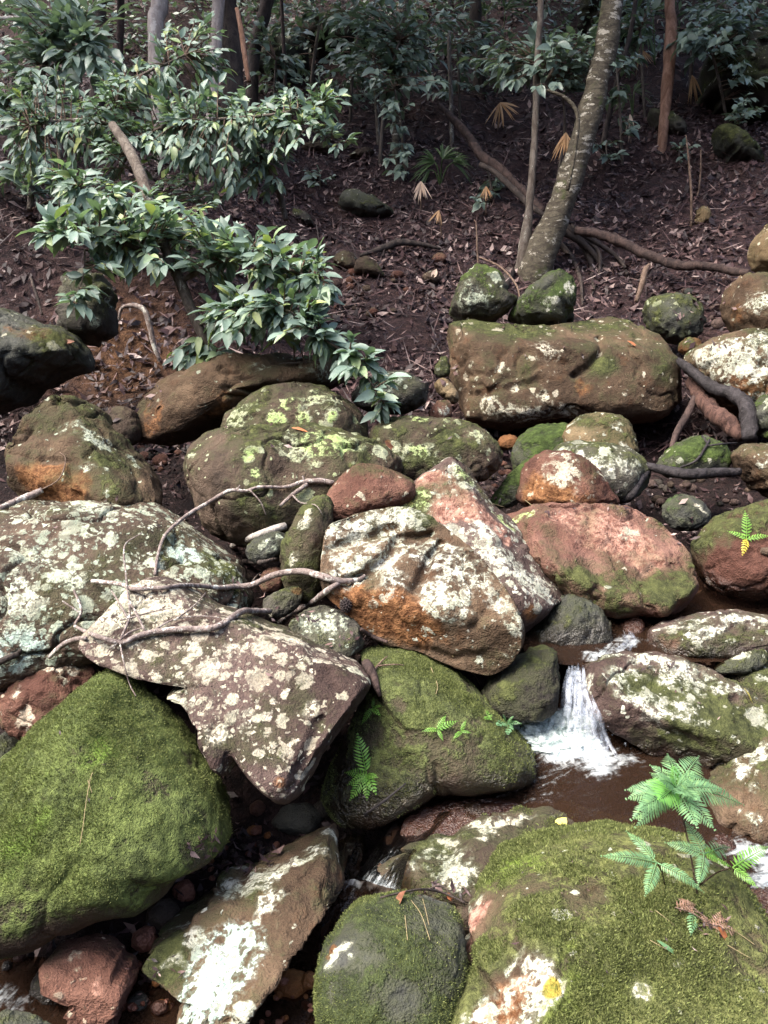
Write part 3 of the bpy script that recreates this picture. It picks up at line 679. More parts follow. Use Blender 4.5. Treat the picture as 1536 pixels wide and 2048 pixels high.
peak = rock("boulder", "peaked boulder with pink stone and pale lichen standing behind the orange bottomed boulder",
    [(895,911),(912,914),(938,932),(985,1000),(1040,1055),(1100,1108),(1136,1158),(1138,1172),(1125,1200),(1075,1250),(1040,1275),(960,1260),(850,1150),(760,1080),(742,1028),(800,984),(852,944)],
    d=3.06, T=.5, n=2.8, pal='purple', moss=-.32, sm=0, lichen=.35, rough=.6, sub=6, tilt=.25, c=(940,1100), ksm=.04, ang=.1, **PALE,
    faces=[((890,915,.0),(1040,1210,.95),(760,1030,.25)),((900,915,.05),(1045,1230,1.0),(1135,1165,-.1))],
    patches=[('pink',885,985,60,.85,1.7,-60),('pink',1000,1060,36,.5,2,-45),('crust',850,1000,30,.6,2,40),('crust',925,960,32,.7,1.4,-60),('yellowcrust',820,1000,16,.6,1.5,40),('lime',830,1000,40,.8),('moss',825,1005,40,.6,1.5,40),('moss',940,960,40,.35),('limecrust',930,950,22,.65,1.6,-55),('crust',1050,1075,26,.75,2.4,-45),('crust',1090,1110,26,.8,2.2,-45),('limecrust',1010,1045,14,.7,2.8,-45),
             ('crust',1010,1120,40,.7,1.8,-45),('crust',1060,1165,38,.9,1.5,-45),('crust',1090,1180,32,.9),('crust',960,1060,36,.6),('rust',1060,1230,26,.5),('crust',980,1080,30,.6),('lichen',1000,1130,110,.4)])
fold = rock("boulder", "large boulder with white lichen cap, orange belly and one diamond shaped pale patch",
    [(646,1085),(648,1062),(662,1043),(702,1025),(758,1016),(810,1012),(850,1030),(900,1060),(950,1105),(1000,1160),(1038,1212),(1052,1248),(1050,1285),(1038,1312),(1010,1345),(972,1358),(925,1342),(880,1325),(830,1300),(765,1290),(718,1250),(668,1212),(640,1185),(640,1135)],
    d=2.72, T=.50, n=2.7, pal='warm', moss=-.25, lichen=.26, rough=.55, sub=7, tilt=.30, c=(845,1180), ksm=.045, ang=0, bumps=[(890,1195,34,.10),(760,1140,60,.06)], grooves=[([(660,1100),(720,1080),(790,1060)],12,.13),([(700,1165),(770,1120),(800,1080),(860,1070)],11,.18),([(830,1180),(850,1130),(880,1090)],10,.13),([(940,1240),(990,1190)],10,.06),([(840,1290),(900,1310),(960,1300)],9,.05)], **PALE,
    faces=[((645,1180,.42),(1045,1240,.5),(800,1010,-.15)),((650,1165,.45),(1045,1225,.55),(900,1345,.12)),((840,1150,.72),(1000,1280,.6),(760,1290,.1))],
    patches=[('crust',890,1195,50,1.5,.85,45),('crust',740,1040,40,.75,2.2,8),('crust',840,1035,26,.5,1.6,-20),('crust',690,1150,36,.7),('crust',720,1070,50,.7,1.4,10),('crust',690,1110,46,.75),('crust',810,1095,34,.6,1.4,-10),('crust',880,1110,44,.75,1.6,-40),('crust',950,1150,36,.8,2.2,-45),('crust',1010,1215,26,.75,2.0,-55),('crust',1030,1250,18,.8,1.5,-70),('crust',740,1140,40,.6,1.3,20),('crust',780,1160,36,.6),
             ('rust',760,1225,60,.55,1.6,-10),('rust',850,1265,40,.3,1.5,-20),('rust',690,1200,32,.5),('moss',800,1030,40,.45,1.6,-20),('moss',850,1045,30,.4),('moss',950,1300,60,.25),('crust',1020,1305,14,.9),('rust',780,1050,20,.6),('crust',745,1208,12,.9),('moss',910,1260,50,.1)])
fern_dome = rock("boulder", "rounded olive moss boulder with little ferns and a white rim, left of the small waterfall",
    [(712,1312),(735,1296),(762,1290),(802,1291),(860,1312),(912,1346),(962,1386),(1012,1442),(1058,1486),(1077,1530),(1070,1562),(1030,1582),(960,1592),(885,1585),(840,1612),(800,1640),(745,1668),(702,1662),(668,1640),(640,1590),(655,1540),(690,1470),(725,1400),(738,1350)],
    d=2.56, T=.42, n=2.35, pal='brown', moss=.55, moss_tint=(.85, .92, .85), lichen=.0, sub=7, tilt=.30, c=(850,1475), rough=.42, ksm=.20, ang=0, grooves=[([(860,1480),(868,1530),(862,1570)],8,.05),([(640,1680),(720,1665),(800,1635),(880,1592),(960,1600)],16,.10)], wetz=.21,
    
    patches=[('fresh',800,1340,60,.32),('crust',838,1592,9,1.4,5.5,24),('moss',880,1600,36,-.6,3,5),('moss',705,1500,40,-.25,3,80),('moss',740,1650,50,-.4),('moss',800,1410,14,-.7,2,-50)])
pink_boulder = rock("boulder", "smooth salmon pink boulder with green moss flanks above the stream",
    [(1000,1022),(1030,1010),(1070,1004),(1150,1002),(1240,1008),(1310,1030),(1358,1068),(1390,1120),(1403,1170),(1390,1212),(1345,1230),(1270,1236),(1190,1236),(1110,1190),(1040,1120)],
    d=3.12, T=.5, n=2.5, pal='pink', moss=-.12, lichen=.03, sub=6, tilt=.35, c=(1210,1120), ksm=.06, bumps=[(1310,1120,30,.12),(1180,1040,70,.05)], grooves=[([(1260,1145),(1290,1130),(1330,1135)],10,.12),([(1245,1090),(1275,1110),(1300,1100)],7,.07),([(1150,1090),(1180,1150),(1160,1190)],14,.06)], wetz=0.36,
    faces=[((1010,1060,.5),(1390,1130,.35),(1200,1005,.0))],
    patches=[('pink',1190,1050,70,.6,1.5,-10),('pink',1270,1090,50,.6),('moss',1350,1120,60,.5,1.5,-60),('moss',1200,1205,80,.35,2,0),('moss',1120,1008,30,.5,2,0),('moss',1360,1190,60,.4),('limecrust',1045,1032,18,.95,1.6,20),('pink',1300,1130,24,.7,1.6,40),('pink',1285,1160,15,.8,1,0),('moss',1320,1050,35,.55),('crust',1255,1075,22,.75),('moss',1150,1150,40,.15)])
fern_ledge = rock("boulder", "rounded green boulder with one bright fern and a dark red waterline by the picture's edge",
    [(1383,1100),(1392,1075),(1420,1045),(1465,1020),(1536,1000),(1640,1005),(1680,1100),(1640,1200),(1536,1200),(1450,1195),(1405,1180),(1388,1140)],
    d=3.15, T=.45, n=2.5, pal='red', moss=.38, lichen=.02, sub=6, tilt=.3, wetz=0.42, patches=[('moss',1480,1130,60,-.9,3.5,0),('moss',1440,1060,50,.2),('moss',1500,1185,30,.3,3,0)])
lean_dark = rock("rock", "smooth dark rock leaning under the peaked boulder over the upper pool",
    [(1055,1285),(1062,1255),(1095,1215),(1130,1182),(1165,1192),(1200,1215),(1226,1250),(1228,1290),(1190,1310),(1110,1310)], d=2.92, T=.5, n=2.8, pal='slate', moss=.14, lichen=.0, sub=5, wetz=0.37, ang=.4)
spout_side = rock("rock", "black wet block forming the shaded side of the waterfall",
    [(960,1400),(980,1345),(1045,1300),(1105,1288),(1118,1310),(1122,1420),(1085,1445),(1020,1450)], d=2.66, T=.45, n=3.0, pal='dark', moss=.18, lichen=.0, sub=5, wetz=0.22)
lip_rock = rock("boulder", "long boulder with white lichen crust and moss saddle beside the waterfall",
    [(1150,1345),(1158,1328),(1185,1312),(1220,1303),(1268,1297),(1343,1310),(1408,1334),(1450,1360),(1520,1395),(1620,1450),(1640,1540),(1560,1580),(1440,1575),(1330,1530),(1235,1470),(1180,1425),(1160,1385)],
    d=2.58, T=.42, n=2.8, pal='purple', moss=-.02, lichen=.2, sub=7, tilt=.45, c=(1370,1430), ksm=.05, grooves=[([(1240,1400),(1300,1440),(1380,1470)],10,.07),([(1170,1350),(1250,1370),(1330,1345)],10,.05)], wetz=0.19, **PALE,
    faces=[((1150,1360,.5),(1600,1500,.75),(1340,1305,.0)),((1160,1370,.55),(1600,1510,.8),(1300,1520,.0))],
    patches=[('crust',1290,1318,18,1.0,3,-8),('crust',1240,1310,18,.9,2.5,5),('crust',1395,1350,30,.9,1.6,-20),('crust',1245,1352,28,.9,1.5,15),('crust',1392,1380,24,.9,1.5,0),('crust',1330,1360,26,.7),('crust',1335,1420,34,1.0,2.6,-25),('crust',1255,1390,18,.9,1.6,-50),('crust',1178,1360,16,.8,1.8,20),('crust',1455,1378,14,.9,3,-15),
             ('moss',1310,1375,44,.85,1.6,-15),('moss',1440,1450,100,.6,1.6,-20),('moss',1300,1490,50,.25),('moss',1290,1425,30,-.5,2,-25),('moss',1220,1330,40,-.4,2,10),('crust',1405,1445,6,1.2,4,25),('fresh',1310,1365,30,.35),('rust',1230,1330,30,.15)])
upper_lichen = rock("boulder", "low oval boulder streaked with white lichen and a tan patch above the waterfall",
    [(1278,1275),(1290,1260),(1330,1243),(1400,1224),(1460,1219),(1536,1226),(1620,1240),(1640,1290),(1560,1310),(1460,1318),(1390,1322),(1330,1318),(1288,1302)],
    d=2.82, T=.35, n=2.6, pal='purple', moss=.0, lichen=.2, sub=6, tilt=.5, wetz=0.345, **PALE,
    patches=[('crust',1370,1255,22,.9,2.6,18),('crust',1480,1245,20,.85,1.8,0),('crust',1425,1265,20,.8,1.6,10),('crust',1390,1280,18,.7),('pink',1335,1275,22,.9,1.2,-40),('crust',1522,1240,16,.8),('moss',1450,1300,50,.4,2,0),('rust',1340,1285,18,.5)])
gap_red = rock("rock", "small dark red stone where the trickle enters the upper pool",
    [(1238,1255),(1250,1236),(1278,1231),(1292,1250),(1284,1278),(1262,1292),(1242,1280)], d=2.92, T=.5, pal='red', moss=-.3, lichen=0, sub=4, wetz=.5)
under_oval = rock("rock", "green stone tucked under the low oval lichen boulder",
    [(1420,1335),(1450,1308),(1500,1292),(1528,1292),(1545,1325),(1500,1345),(1440,1350)], d=2.72, T=.5, pal='slate', moss=.35, lichen=.03, sub=4)
right_cap = rock("boulder", "mossy boulder with a white lichen cap cut by the picture's edge beside the waterfall boulder",
    [(1445,1350),(1470,1332),(1510,1322),(1560,1322),(1650,1330),(1680,1420),(1640,1500),(1560,1470),(1500,1430),(1455,1385)],
    d=2.70, T=.4, n=2.6, pal='purple', moss=.25, lichen=.1, sub=5, **PALE, patches=[('crust',1500,1333,22,1.1,2.8,5),('crust',1524,1358,12,.9)])
brown_wall = rock("boulder", "olive brown boulder with a white lichen blotch behind the big fern clump",
    [(1385,1600),(1400,1560),(1440,1520),(1490,1482),(1540,1464),(1640,1470),(1700,1600),(1660,1740),(1560,1740),(1470,1700),(1410,1660)],
    d=2.36, T=.42, n=2.6, pal='warm', moss=.24, lichen=.03, sub=6, tilt=.3, wetz=0.13, **PALE,
    patches=[('crust',1510,1508,34,1.3,1.2,20),('crust',1485,1545,16,1.0,2,70),('crust',1505,1640,18,1.0,1.3,60),('crust',1510,1580,12,.9),('crust',1478,1630,10,.9),('moss',1500,1650,60,-.3),('moss',1500,1520,40,-.2)])
gap_stone = rock("rock", "wet reddish stone in the channel below the fern clump",
    [(1395,1690),(1420,1665),(1460,1668),(1500,1690),(1490,1720),(1430,1725)], d=2.2, T=.4, pal='red', moss=-.3, lichen=.0, sub=4, wetz=.3)
shore_red = rock("rock", "wet dark red ledge under the white water at the picture's edge",
    [(1450,1800),(1480,1778),(1536,1770),(1600,1790),(1620,1860),(1560,1880),(1490,1850)], d=2.0, T=.4, pal='red', moss=-.2, lichen=.06, sub=5, wetz=.3)
shelf_front = rock("slab", "flat reddish wet ledge just under the stream below the fern dome",
    [(790,1660),(820,1620),(900,1598),(980,1590),(1060,1600),(1100,1620),(1050,1650),(900,1680),(820,1690)], d=2.36, T=.2, n=2.6, pal='red', moss=-.2, lichen=.0, sub=5, tilt=.9, wetz=.3)
grey_wedge = rock("rock", "grey lichen topped rock squeezed between the twig boulder and the orange belly",
    [(572,1255),(590,1232),(630,1211),(665,1215),(702,1228),(722,1252),(730,1292),(700,1318),(640,1305),(595,1285)], d=2.62, T=.5, n=2.8, pal='grey', moss=.05, lichen=.25, sub=5, ang=.5, faces=[((580,1260,.4),(725,1270,.4),(660,1212,.0))], **MINT,
    patches=[('crust',630,1250,30,.9,1.3,-10),('crust',680,1240,22,.8)])
green_flat = rock("rock", "flat greenish stone lying under the grey branch fork",
    [(522,1205),(540,1188),(572,1175),(606,1171),(604,1205),(570,1235),(532,1238)], d=2.76, T=.4, pal='grey', moss=.25, lichen=.1, sub=5, ang=.5, patches=[('rust',595,1178,14,.8)])
grey_back = rock("rock", "small grey stone with pale lichen dots beneath the white stick",
    [(488,1095),(515,1072),(572,1058),(580,1100),(545,1125),(500,1130)], d=3.02, T=.5, pal='slate', moss=.0, lichen=.2, sub=5, **MINT, patches=[('crust',540,1093,16,1.1),('crust',558,1075,10,1.0)])
dark_gap = rock("rock", "dark red stone deep in the gap below the small grey stone",
    [(515,1165),(530,1140),(560,1132),(572,1150),(560,1180),(530,1190)], d=2.95, T=.5, pal='red', moss=-.2, lichen=0, sub=4)
green_post = rock("rock", "upright olive green rock with white scars leaning on the orange belly boulder",
    [(560,1120),(568,1085),(585,1045),(605,1010),(640,985),(665,995),(672,1060),(660,1130),(655,1190),(620,1215),(585,1200),(565,1165)], d=2.92, T=.5, n=2.5, pal='brown', moss=.42, lichen=.0, sub=5, tilt=.1,
    patches=[('crust',610,1045,12,1.3,1.8,70),('crust',588,1115,9,1.3,2.2,70),('rust',610,1045,6,.9),('crust',618,1025,7,1.2,2,65)])
red_hump = rock("rock", "rough red brown rock between the yellow green mound and the peak",
    [(640,1020),(655,980),(688,938),(728,923),(778,934),(825,958),(850,985),(800,1020),(740,1040),(680,1050)], d=3.12, T=.5, n=2.5, pal='red', moss=.0, lichen=.06, sub=5, **CREAM, patches=[('crust',765,955,9,.9),('crust',700,945,10,.9),('moss',760,930,50,.2)])
hump_front = rock("boulder", "big rounded green mound splashed with bright lime lichen",
    [(360,945),(372,905),(400,872),(448,853),(540,848),(640,848),(705,862),(765,885),(812,925),(800,980),(720,1020),(640,1060),(580,1085),(480,1095),(420,1062),(380,1000)],
    d=3.40, T=.5, n=2.5, pal='brown', moss=.22, lichen=.12, sub=7, tilt=.3, **LIME,
    patches=[('limecrust',655,885,38,1.0,1.4,-10),('limecrust',520,872,18,1.0,2.5,15),('crust',570,890,24,.8,1.5,20),('limecrust',500,910,14,.8,1.8,50),('crust',715,885,24,.8),('crust',605,905,22,.7,1.3,20),('limecrust',512,945,12,.9),('moss',400,980,70,-.25,1.5,80),('moss',500,1000,80,.15),('crust',420,930,8,.9,2,80),('crust',620,930,15,.7)])
hump_back = rock("boulder", "upper mound with pale lichen blotches behind the lime splashed mound",
    [(428,870),(445,835),(475,806),(520,777),(560,767),(600,764),(668,777),(714,811),(738,850),(745,920),(600,960),(480,930)],
    d=3.72, T=.5, n=2.5, pal='brown', moss=.18, lichen=.12, sub=6, tilt=.2, **LIME,
    patches=[('crust',468,845,30,1.1,1.4,55),('limecrust',580,808,14,.9,1.5,0),('limecrust',550,830,16,.8),('crust',640,800,28,.7,1.5,0),('limecrust',600,840,18,.8),('limecrust',664,835,10,.9,1.5,60),('crust',630,790,20,.7),('limecrust',560,845,16,.8)])
flat_green = rock("boulder", "low dark green boulder with streaky lime lichen right of the mounds",
    [(735,865),(765,838),(830,829),(900,836),(960,850),(992,880),(1007,912),(990,948),(960,965),(900,975),(800,980),(750,930)],
    d=3.62, T=.42, n=2.6, pal='brown', moss=.22, lichen=.15, sub=6, tilt=.35, **LIME,
    patches=[('limecrust',838,840,13,.8,2,-20),('limecrust',837,903,14,.8,1.6,-30),('crust',955,868,18,.8,1.6,20),('crust',790,900,18,.8,1.8,-40),('crust',870,905,15,.7,1.5,-30),('rust',785,895,10,.6,2.5,-30),('crust',975,905,9,.8,1.6,-70),('limecrust',800,835,12,.8)])
orange_left = rock("boulder", "brown boulder with an orange broken face and grey lichen disc near the left edge",
    [(0,925),(10,882),(42,830),(90,795),(125,783),(152,795),(200,822),(252,872),(292,922),(332,982),(350,1030),(260,1050),(100,1040),(15,990)],
    d=3.30, T=.52, n=2.6, pal='warm', moss=.12, lichen=.05, sub=6, tilt=.25, ksm=.05, grooves=[([(30,915),(110,930),(180,925)],8,.08)], ang=.4, **MINT,
    faces=[((128,785,.05),(300,1010,.85),(20,920,.55)),((130,790,.1),(290,1010,.85),(340,1000,.0)),((30,920,.55),(180,940,.85),(90,1010,.35))],
    patches=[('rust',95,960,50,.6,1.4,-15),('rust',160,980,40,.4),('moss',110,960,70,-.4),('crust',195,880,30,1.0,1.2,-60),('crust',170,935,16,.9),('crust',215,935,7,1.1),('crust',140,850,22,.6,1.6,20),('crust',265,915,16,.6),('crust',215,985,9,.7)])
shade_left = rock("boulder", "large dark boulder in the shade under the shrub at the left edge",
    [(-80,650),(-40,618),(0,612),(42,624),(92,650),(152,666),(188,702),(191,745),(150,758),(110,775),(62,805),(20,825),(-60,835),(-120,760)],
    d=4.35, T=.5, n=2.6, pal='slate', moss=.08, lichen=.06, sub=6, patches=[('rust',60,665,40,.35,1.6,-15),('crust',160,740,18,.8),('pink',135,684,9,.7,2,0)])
upright_left = rock("boulder", "upright squared boulder with white lichen spots standing on the shaded boulder",
    [(112,640),(118,580),(128,552),(165,538),(212,556),(232,588),(235,672),(192,694),(150,684),(122,668)],
    d=4.55, T=.5, n=3.4, pal='grey', moss=.12, lichen=.10, sub=5, tilt=.0, ang=.2, sm=0, **MINT, patches=[('crust',217,600,13,1.1,1.4,60),('crust',192,645,12,1.0),('crust',165,660,9,.6)])
long_brown = rock("boulder", "long plain brown boulder with an orange end under the hanging leaves",
    [(253,808),(290,788),(342,748),(402,718),(455,704),(530,706),(610,712),(690,704),(722,722),(715,770),(600,790),(500,830),(440,860),(380,885),(320,898),(275,885),(258,850)],
    d=4.05, T=.42, n=2.6, pal='warm', moss=.06, lichen=.05, sub=6, tilt=.3, **MINT, patches=[('rust',295,840,40,.4,1.4,30),('crust',640,745,40,.5,1.5,0),('crust',520,735,24,.5),('moss',450,760,60,.15),('crust',405,815,14,.6),('rust',440,810,40,.35)])
dark_round = rock("rock", "round brown stone in the dark gap beside the orange ended boulder",
    [(196,835),(228,812),(265,816),(288,850),(282,885),(240,892),(205,870)], d=3.85, T=.5, pal='brown', moss=-.05, lichen=.0, sub=4)
great_block = rock("boulder", "huge flat fronted brown block with a crack and an orange leaf on it",
    [(890,672),(895,632),(912,622),(950,636),(1010,650),(1100,655),(1150,642),(1190,635),(1245,633),(1288,650),(1330,684),(1356,728),(1368,782),(1340,828),(1310,846),(1220,852),(1130,842),(1060,856),(1010,866),(975,868),(932,852),(916,800),(902,740)],
    d=4.72, grow=1.025, T=.34, n=2.7, pal='warm', moss=-.08, lichen=.10, sub=7, tilt=.2, c=(1130,750), ksm=.035, bumps=[(1080,710,60,.12),(1230,780,70,.08)], grooves=[([(1192,685),(1180,720),(1160,745),(1130,765)],6,.18),([(1050,690),(1100,680),(1180,690)],8,.06),([(940,800),(1000,790),(1060,775)],9,.08),([(930,690),(945,760),(955,840)],8,.08),([(960,660),(1040,675)],8,.07)], ang=.1, rough=.6, **CREAM,
    faces=[((895,690,.62),(1365,720,.58),(1130,638,-.15)),((900,680,.65),(1365,710,.6),(1130,850,.85)),((932,690,.75),(955,860,.8),(895,740,-.1)),((1330,700,.7),(1330,830,.7),(1366,780,-.1))],
    patches=[('moss',1000,655,60,.5,2,0),('moss',1190,650,60,.4,2,0),('moss',1050,750,34,.4),('moss',1200,730,24,.5),('rust',1280,720,60,.15),('rust',1160,775,24,.4),('crust',975,805,20,.9),('crust',1100,830,30,.8,2,5),('crust',1020,830,26,.7,2,0),('crust',1140,825,14,.9),('crust',1030,780,12,.8),('crust',1090,700,30,.6),('crust',1000,740,10,.8),('crust',1250,790,6,1),('crust',1080,790,16,.6),('moss',925,650,30,.4),('crust',940,730,9,.8),('lichen',1000,820,80,.3)])
perch_left = rock("rock", "green streaked pointed rock perched on the huge block",
    [(900,625),(908,588),(922,556),(948,531),(972,527),(1000,545),(1024,588),(1032,606),(1010,630),(975,655),(915,655)], d=5.05, T=.5, n=3.8, pal='grey', moss=.34, lichen=.15, sub=5, tilt=.0, ang=.3, sm=0, moss_tint=(.55,.72,.5), **MINT,
    patches=[('crust',932,610,18,.9),('crust',960,590,14,.7,2.5,-60),('crust',930,570,12,.7,2,60)])
perch_right = rock("rock", "green wedge rock with white lichen marks perched on the huge block",
    [(1015,640),(1030,605),(1060,574),(1100,544),(1122,538),(1148,556),(1155,580),(1152,645),(1110,660),(1040,660)], d=4.98, T=.5, n=3.9, pal='slate', moss=.42, lichen=.08, sub=5, tilt=.0, ang=.3, sm=0, moss_tint=(.5,.68,.5), **PALE,
    patches=[('crust',1105,598,10,1.2,2,20),('crust',1138,575,10,1.1,1.5,60),('crust',1145,600,10,.8)])
pale_right_top = rock("boulder", "tan boulder with white lichen under the top right corner boulder",
    [(1438,620),(1448,580),(1465,560),(1495,546),(1545,543),(1640,560),(1640,690),(1530,690),(1455,672)], d=5.0, T=.45, n=2.7, pal='warm', moss=.12, lichen=.12, sub=5, ang=.4, **PALE, patches=[('crust',1515,605,24,1.0,1.4,-40),('rust',1470,630,30,.4),('moss',1470,570,30,.3)])
corner_top = rock("boulder", "grey green boulder stacked highest at the right edge",
    [(1492,525),(1503,480),(1528,450),(1580,440),(1660,470),(1660,570),(1560,560),(1505,550)], d=5.25, T=.45, n=2.7, pal='tan', moss=.2, lichen=.15, sub=5, ang=.4, **CREAM)
speckled_right = rock("boulder", "big boulder thickly splashed with white lichen beside the charred log",
    [(1362,735),(1372,708),(1402,690),(1452,670),(1518,657),(1600,665),(1660,740),(1640,830),(1536,840),(1470,830),(1400,800)],
    d=4.45, T=.45, n=2.6, pal='warm', moss=.08, lichen=.30, sub=6, **PALE, patches=[('crust',1500,690,50,.95,1.5,15),('crust',1460,740,40,.7),('crust',1410,705,28,.9,1.5,20),('rust',1490,785,50,.6),('crust',1500,740,34,.7),('crust',1520,800,18,.8)])
low_green_right = rock("rock", "green mossy rock at the right edge below the charred log",
    [(1490,840),(1505,800),(1536,788),(1620,800),(1640,880),(1536,890)], d=4.1, T=.5, pal='slate', moss=.45, lichen=.03, sub=5, moss_tint=(.5,.68,.45))
cap_mid = rock("rock", "lichen topped rock sitting just under the huge block",
    [(1112,880),(1128,855),(1150,835),(1188,823),(1230,823),(1262,845),(1278,878),(1276,915),(1240,930),(1150,930)], d=3.92, T=.5, n=2.7, pal='tan', moss=.18, lichen=.15, sub=5, ang=.5, **PALE, patches=[('crust',1150,842,9,1.1,2.6,38),('crust',1235,855,14,.8),('crust',1245,895,14,.7),('crust',1205,828,10,.9,2,0)])
green_slab_mid = rock("rock", "smooth grey green slab behind the red lichen rock",
    [(1018,925),(1028,885),(1050,862),(1090,848),(1140,846),(1165,880),(1150,930),(1070,960),(1030,955)], d=3.98, T=.4, n=2.5, pal='slate', moss=.48, lichen=.0, sub=5, moss_tint=(.5,.68,.45))
red_lichen = rock("rock", "wet red brown rock with a heart shaped cream lichen patch",
    [(1028,1002),(1034,962),(1048,930),(1068,908),(1100,896),(1150,905),(1185,925),(1215,955),(1232,990),(1248,1015),(1150,1030),(1040,1022)], d=3.58, T=.45, n=2.8, pal='red', moss=-.15, lichen=.08, sub=5, ang=.4, **CREAM,
    patches=[('crust',1112,945,26,1.2,1.5,-30),('crust',1140,940,20,1.1,1.6,90),('rust',1080,985,50,.6,2,0),('crust',1120,908,12,.9,2.5,0),('crust',1205,950,10,.8,2,-50),('crust',1150,980,10,.9)])
lichen_roof = rock("rock", "mossy rock with crusty white lichen bands roofing the red rock",
    [(1085,905),(1100,890),(1145,884),(1200,885),(1252,892),(1290,920),(1304,950),(1290,985),(1240,1010),(1180,1000),(1110,960)], d=3.74, T=.5, n=2.7, pal='grey', moss=.22, lichen=.30, sub=5, **PALE,
    patches=[('crust',1130,898,12,.9,3,0),('crust',1205,925,24,.9,1.8,-25),('crust',1272,930,18,.9,1.3,60),('crust',1210,945,16,.7)])
green_chock = rock("rock", "bright green mossy slab leaning left of the red lichen rock",
    [(975,1010),(990,985),(1012,958),(1045,922),(1062,915),(1070,960),(1045,1005),(1000,1020)], d=3.66, T=.4, pal='slate', moss=.55, lichen=.0, sub=5, moss_tint=(.5,.68,.45))
green_right = rock("rock", "green rock with a forked black twig resting on it",
    [(1300,940),(1330,905),(1362,882),(1400,867),(1450,884),(1470,920),(1450,955),(1350,962)], d=3.85, T=.45, pal='slate', moss=.45, lichen=.05, sub=5, moss_tint=(.5,.68,.45))
spotted_right = rock("rock", "grey brown rock with white spots at the right edge above the fern boulder",
    [(1452,915),(1476,893),(1530,884),(1620,890),(1640,990),(1560,1010),(1490,970)], d=3.66, T=.45, pal='warm', moss=.2, lichen=.2, sub=5, **PALE, patches=[('crust',1525,930,12,.9),('crust',1500,950,7,.9)])
teal_stone = rock("rock", "smooth grey teal stone with a white fleck in the gap by the fern boulder",
    [(1318,1025),(1330,1003),(1360,987),(1398,994),(1428,1028),(1410,1058),(1350,1066)], d=3.5, T=.45, pal='slate', moss=.25, lichen=.0, sub=5, moss_tint=(.6,.85,.8), patches=[('crust',1405,1018,7,1.2,2.2,-35)])
dome_dark = rock("rock", "round dark mossy rock below the fallen trunk",
    [(1282,625),(1296,600),(1340,583),(1390,590),(1416,630),(1402,680),(1340,690),(1296,665)], d=5.25, T=.5, pal='slate', moss=.35, lichen=.18, sub=5, **LIME)
grey_mid = rock("rock", "grey angular rock with mint lichen left of the huge block",
    [(700,798),(718,768),(745,748),(782,737),(832,750),(862,770),(868,790),(840,815),(795,830),(730,828)], d=4.05, T=.45, n=2.8, pal='grey', moss=.05, lichen=.30, sub=5, ang=.6, **MINT, patches=[('crust',780,760,30,.8),('crust',745,785,24,.8)])
ochre_chip = rock("rock", "small ochre stone jammed against the huge block",
    [(864,770),(885,752),(910,772),(922,800),(908,812),(882,795)], d=4.35, T=.5, pal='tan', moss=-.1, lichen=.1, sub=4, ang=.5)
chip_low = rock("rock", "small stone with white lichen below the ochre stone",
    [(852,832),(868,806),(896,796),(906,815),(902,840),(875,848)], d=4.1, T=.5, pal='red', moss=0, lichen=.25, sub=4, ang=.5, **PALE, patches=[('crust',890,820,13,.9)])
chip_high = rock("rock", "grey green stone above the ochre stone",
    [(866,745),(878,718),(896,710),(902,750),(882,760)], d=4.55, T=.5, pal='grey', moss=.25, lichen=.1, sub=4)
orange_gap = rock("rock", "small orange stone in the gap under the huge block",
    [(992,888),(1000,872),(1025,868),(1040,880),(1032,898),(1008,902)], d=4.1, T=.5, pal='orange', moss=-.2, lichen=0, sub=4)
orange_perch = rock("rock", "orange and moss stone between the huge block and the speckled boulder",
    [(1352,700),(1365,680),(1385,672),(1405,684),(1400,702),(1370,712)], d=4.75, T=.5, pal='orange', moss=.1, lichen=0, sub=4)
# stones on the slope
slope_stones = [
 ("rock", "brown broken block half buried in leaf litter on the slope", [(705,545),(712,515),(740,510),(768,545),(772,562),(735,558)], 'brown', .0),
 ("rock", "brown slab beside the broken block under the shrub tips", [(660,520),(680,500),(712,506),(716,540),(690,545)], 'brown', .05),
 ("rock", "flat mossy stone sunk in the litter below the pale palm fan", [(668,395),(690,374),(745,390),(790,425),(800,442),(740,445),(690,432)], 'slate', .3),
 ("rock", "smooth flat stone lying where the shrub meets the slope", [(588,300),(615,285),(655,283),(680,300),(670,316),(620,314)], 'brown', .0),
 ("rock", "angular stone right of the smooth flat stone", [(690,318),(710,300),(745,292),(750,310),(725,325)], 'brown', .0),
 ("rock", "grey slab leaning beside the reddish tree", [(1285,222),(1330,218),(1368,240),(1370,270),(1340,285),(1305,262)], 'grey', .15),
 ("rock", "dark green slab half buried on the upper slope", [(1418,262),(1445,245),(1490,275),(1530,330),(1500,340),(1440,325)], 'slate', .40),
 ("rock", "small pale stone with lichen standing in the litter", [(1388,455),(1392,425),(1408,410),(1424,420),(1420,450)], 'tan', .1),
 ("rock", "greenish stone poking out of the litter near the shrub twigs", [(575,440),(590,412),(625,435),(628,458)], 'grey', .2),
 ("rock", "dark stone in litter left of the perched rocks", [(842,560),(850,545),(872,538),(882,560),(870,572)], 'brown', .0),
 ("rock", "small rust stone beside a white leaf on the litter", [(862,515),(880,503),(896,512),(890,530),(868,530)], 'red', -.1),
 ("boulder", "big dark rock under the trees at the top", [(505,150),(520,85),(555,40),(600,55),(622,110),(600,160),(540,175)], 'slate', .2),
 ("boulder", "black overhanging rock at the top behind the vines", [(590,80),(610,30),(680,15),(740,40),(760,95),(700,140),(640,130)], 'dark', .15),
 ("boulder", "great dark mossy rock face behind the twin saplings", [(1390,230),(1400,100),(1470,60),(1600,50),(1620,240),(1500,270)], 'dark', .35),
 ("boulder", "dark shaded rock behind the leaning trunk", [(1150,60),(1170,-30),(1240,-60),(1300,0),(1290,80),(1210,110)], 'dark', .25),
]
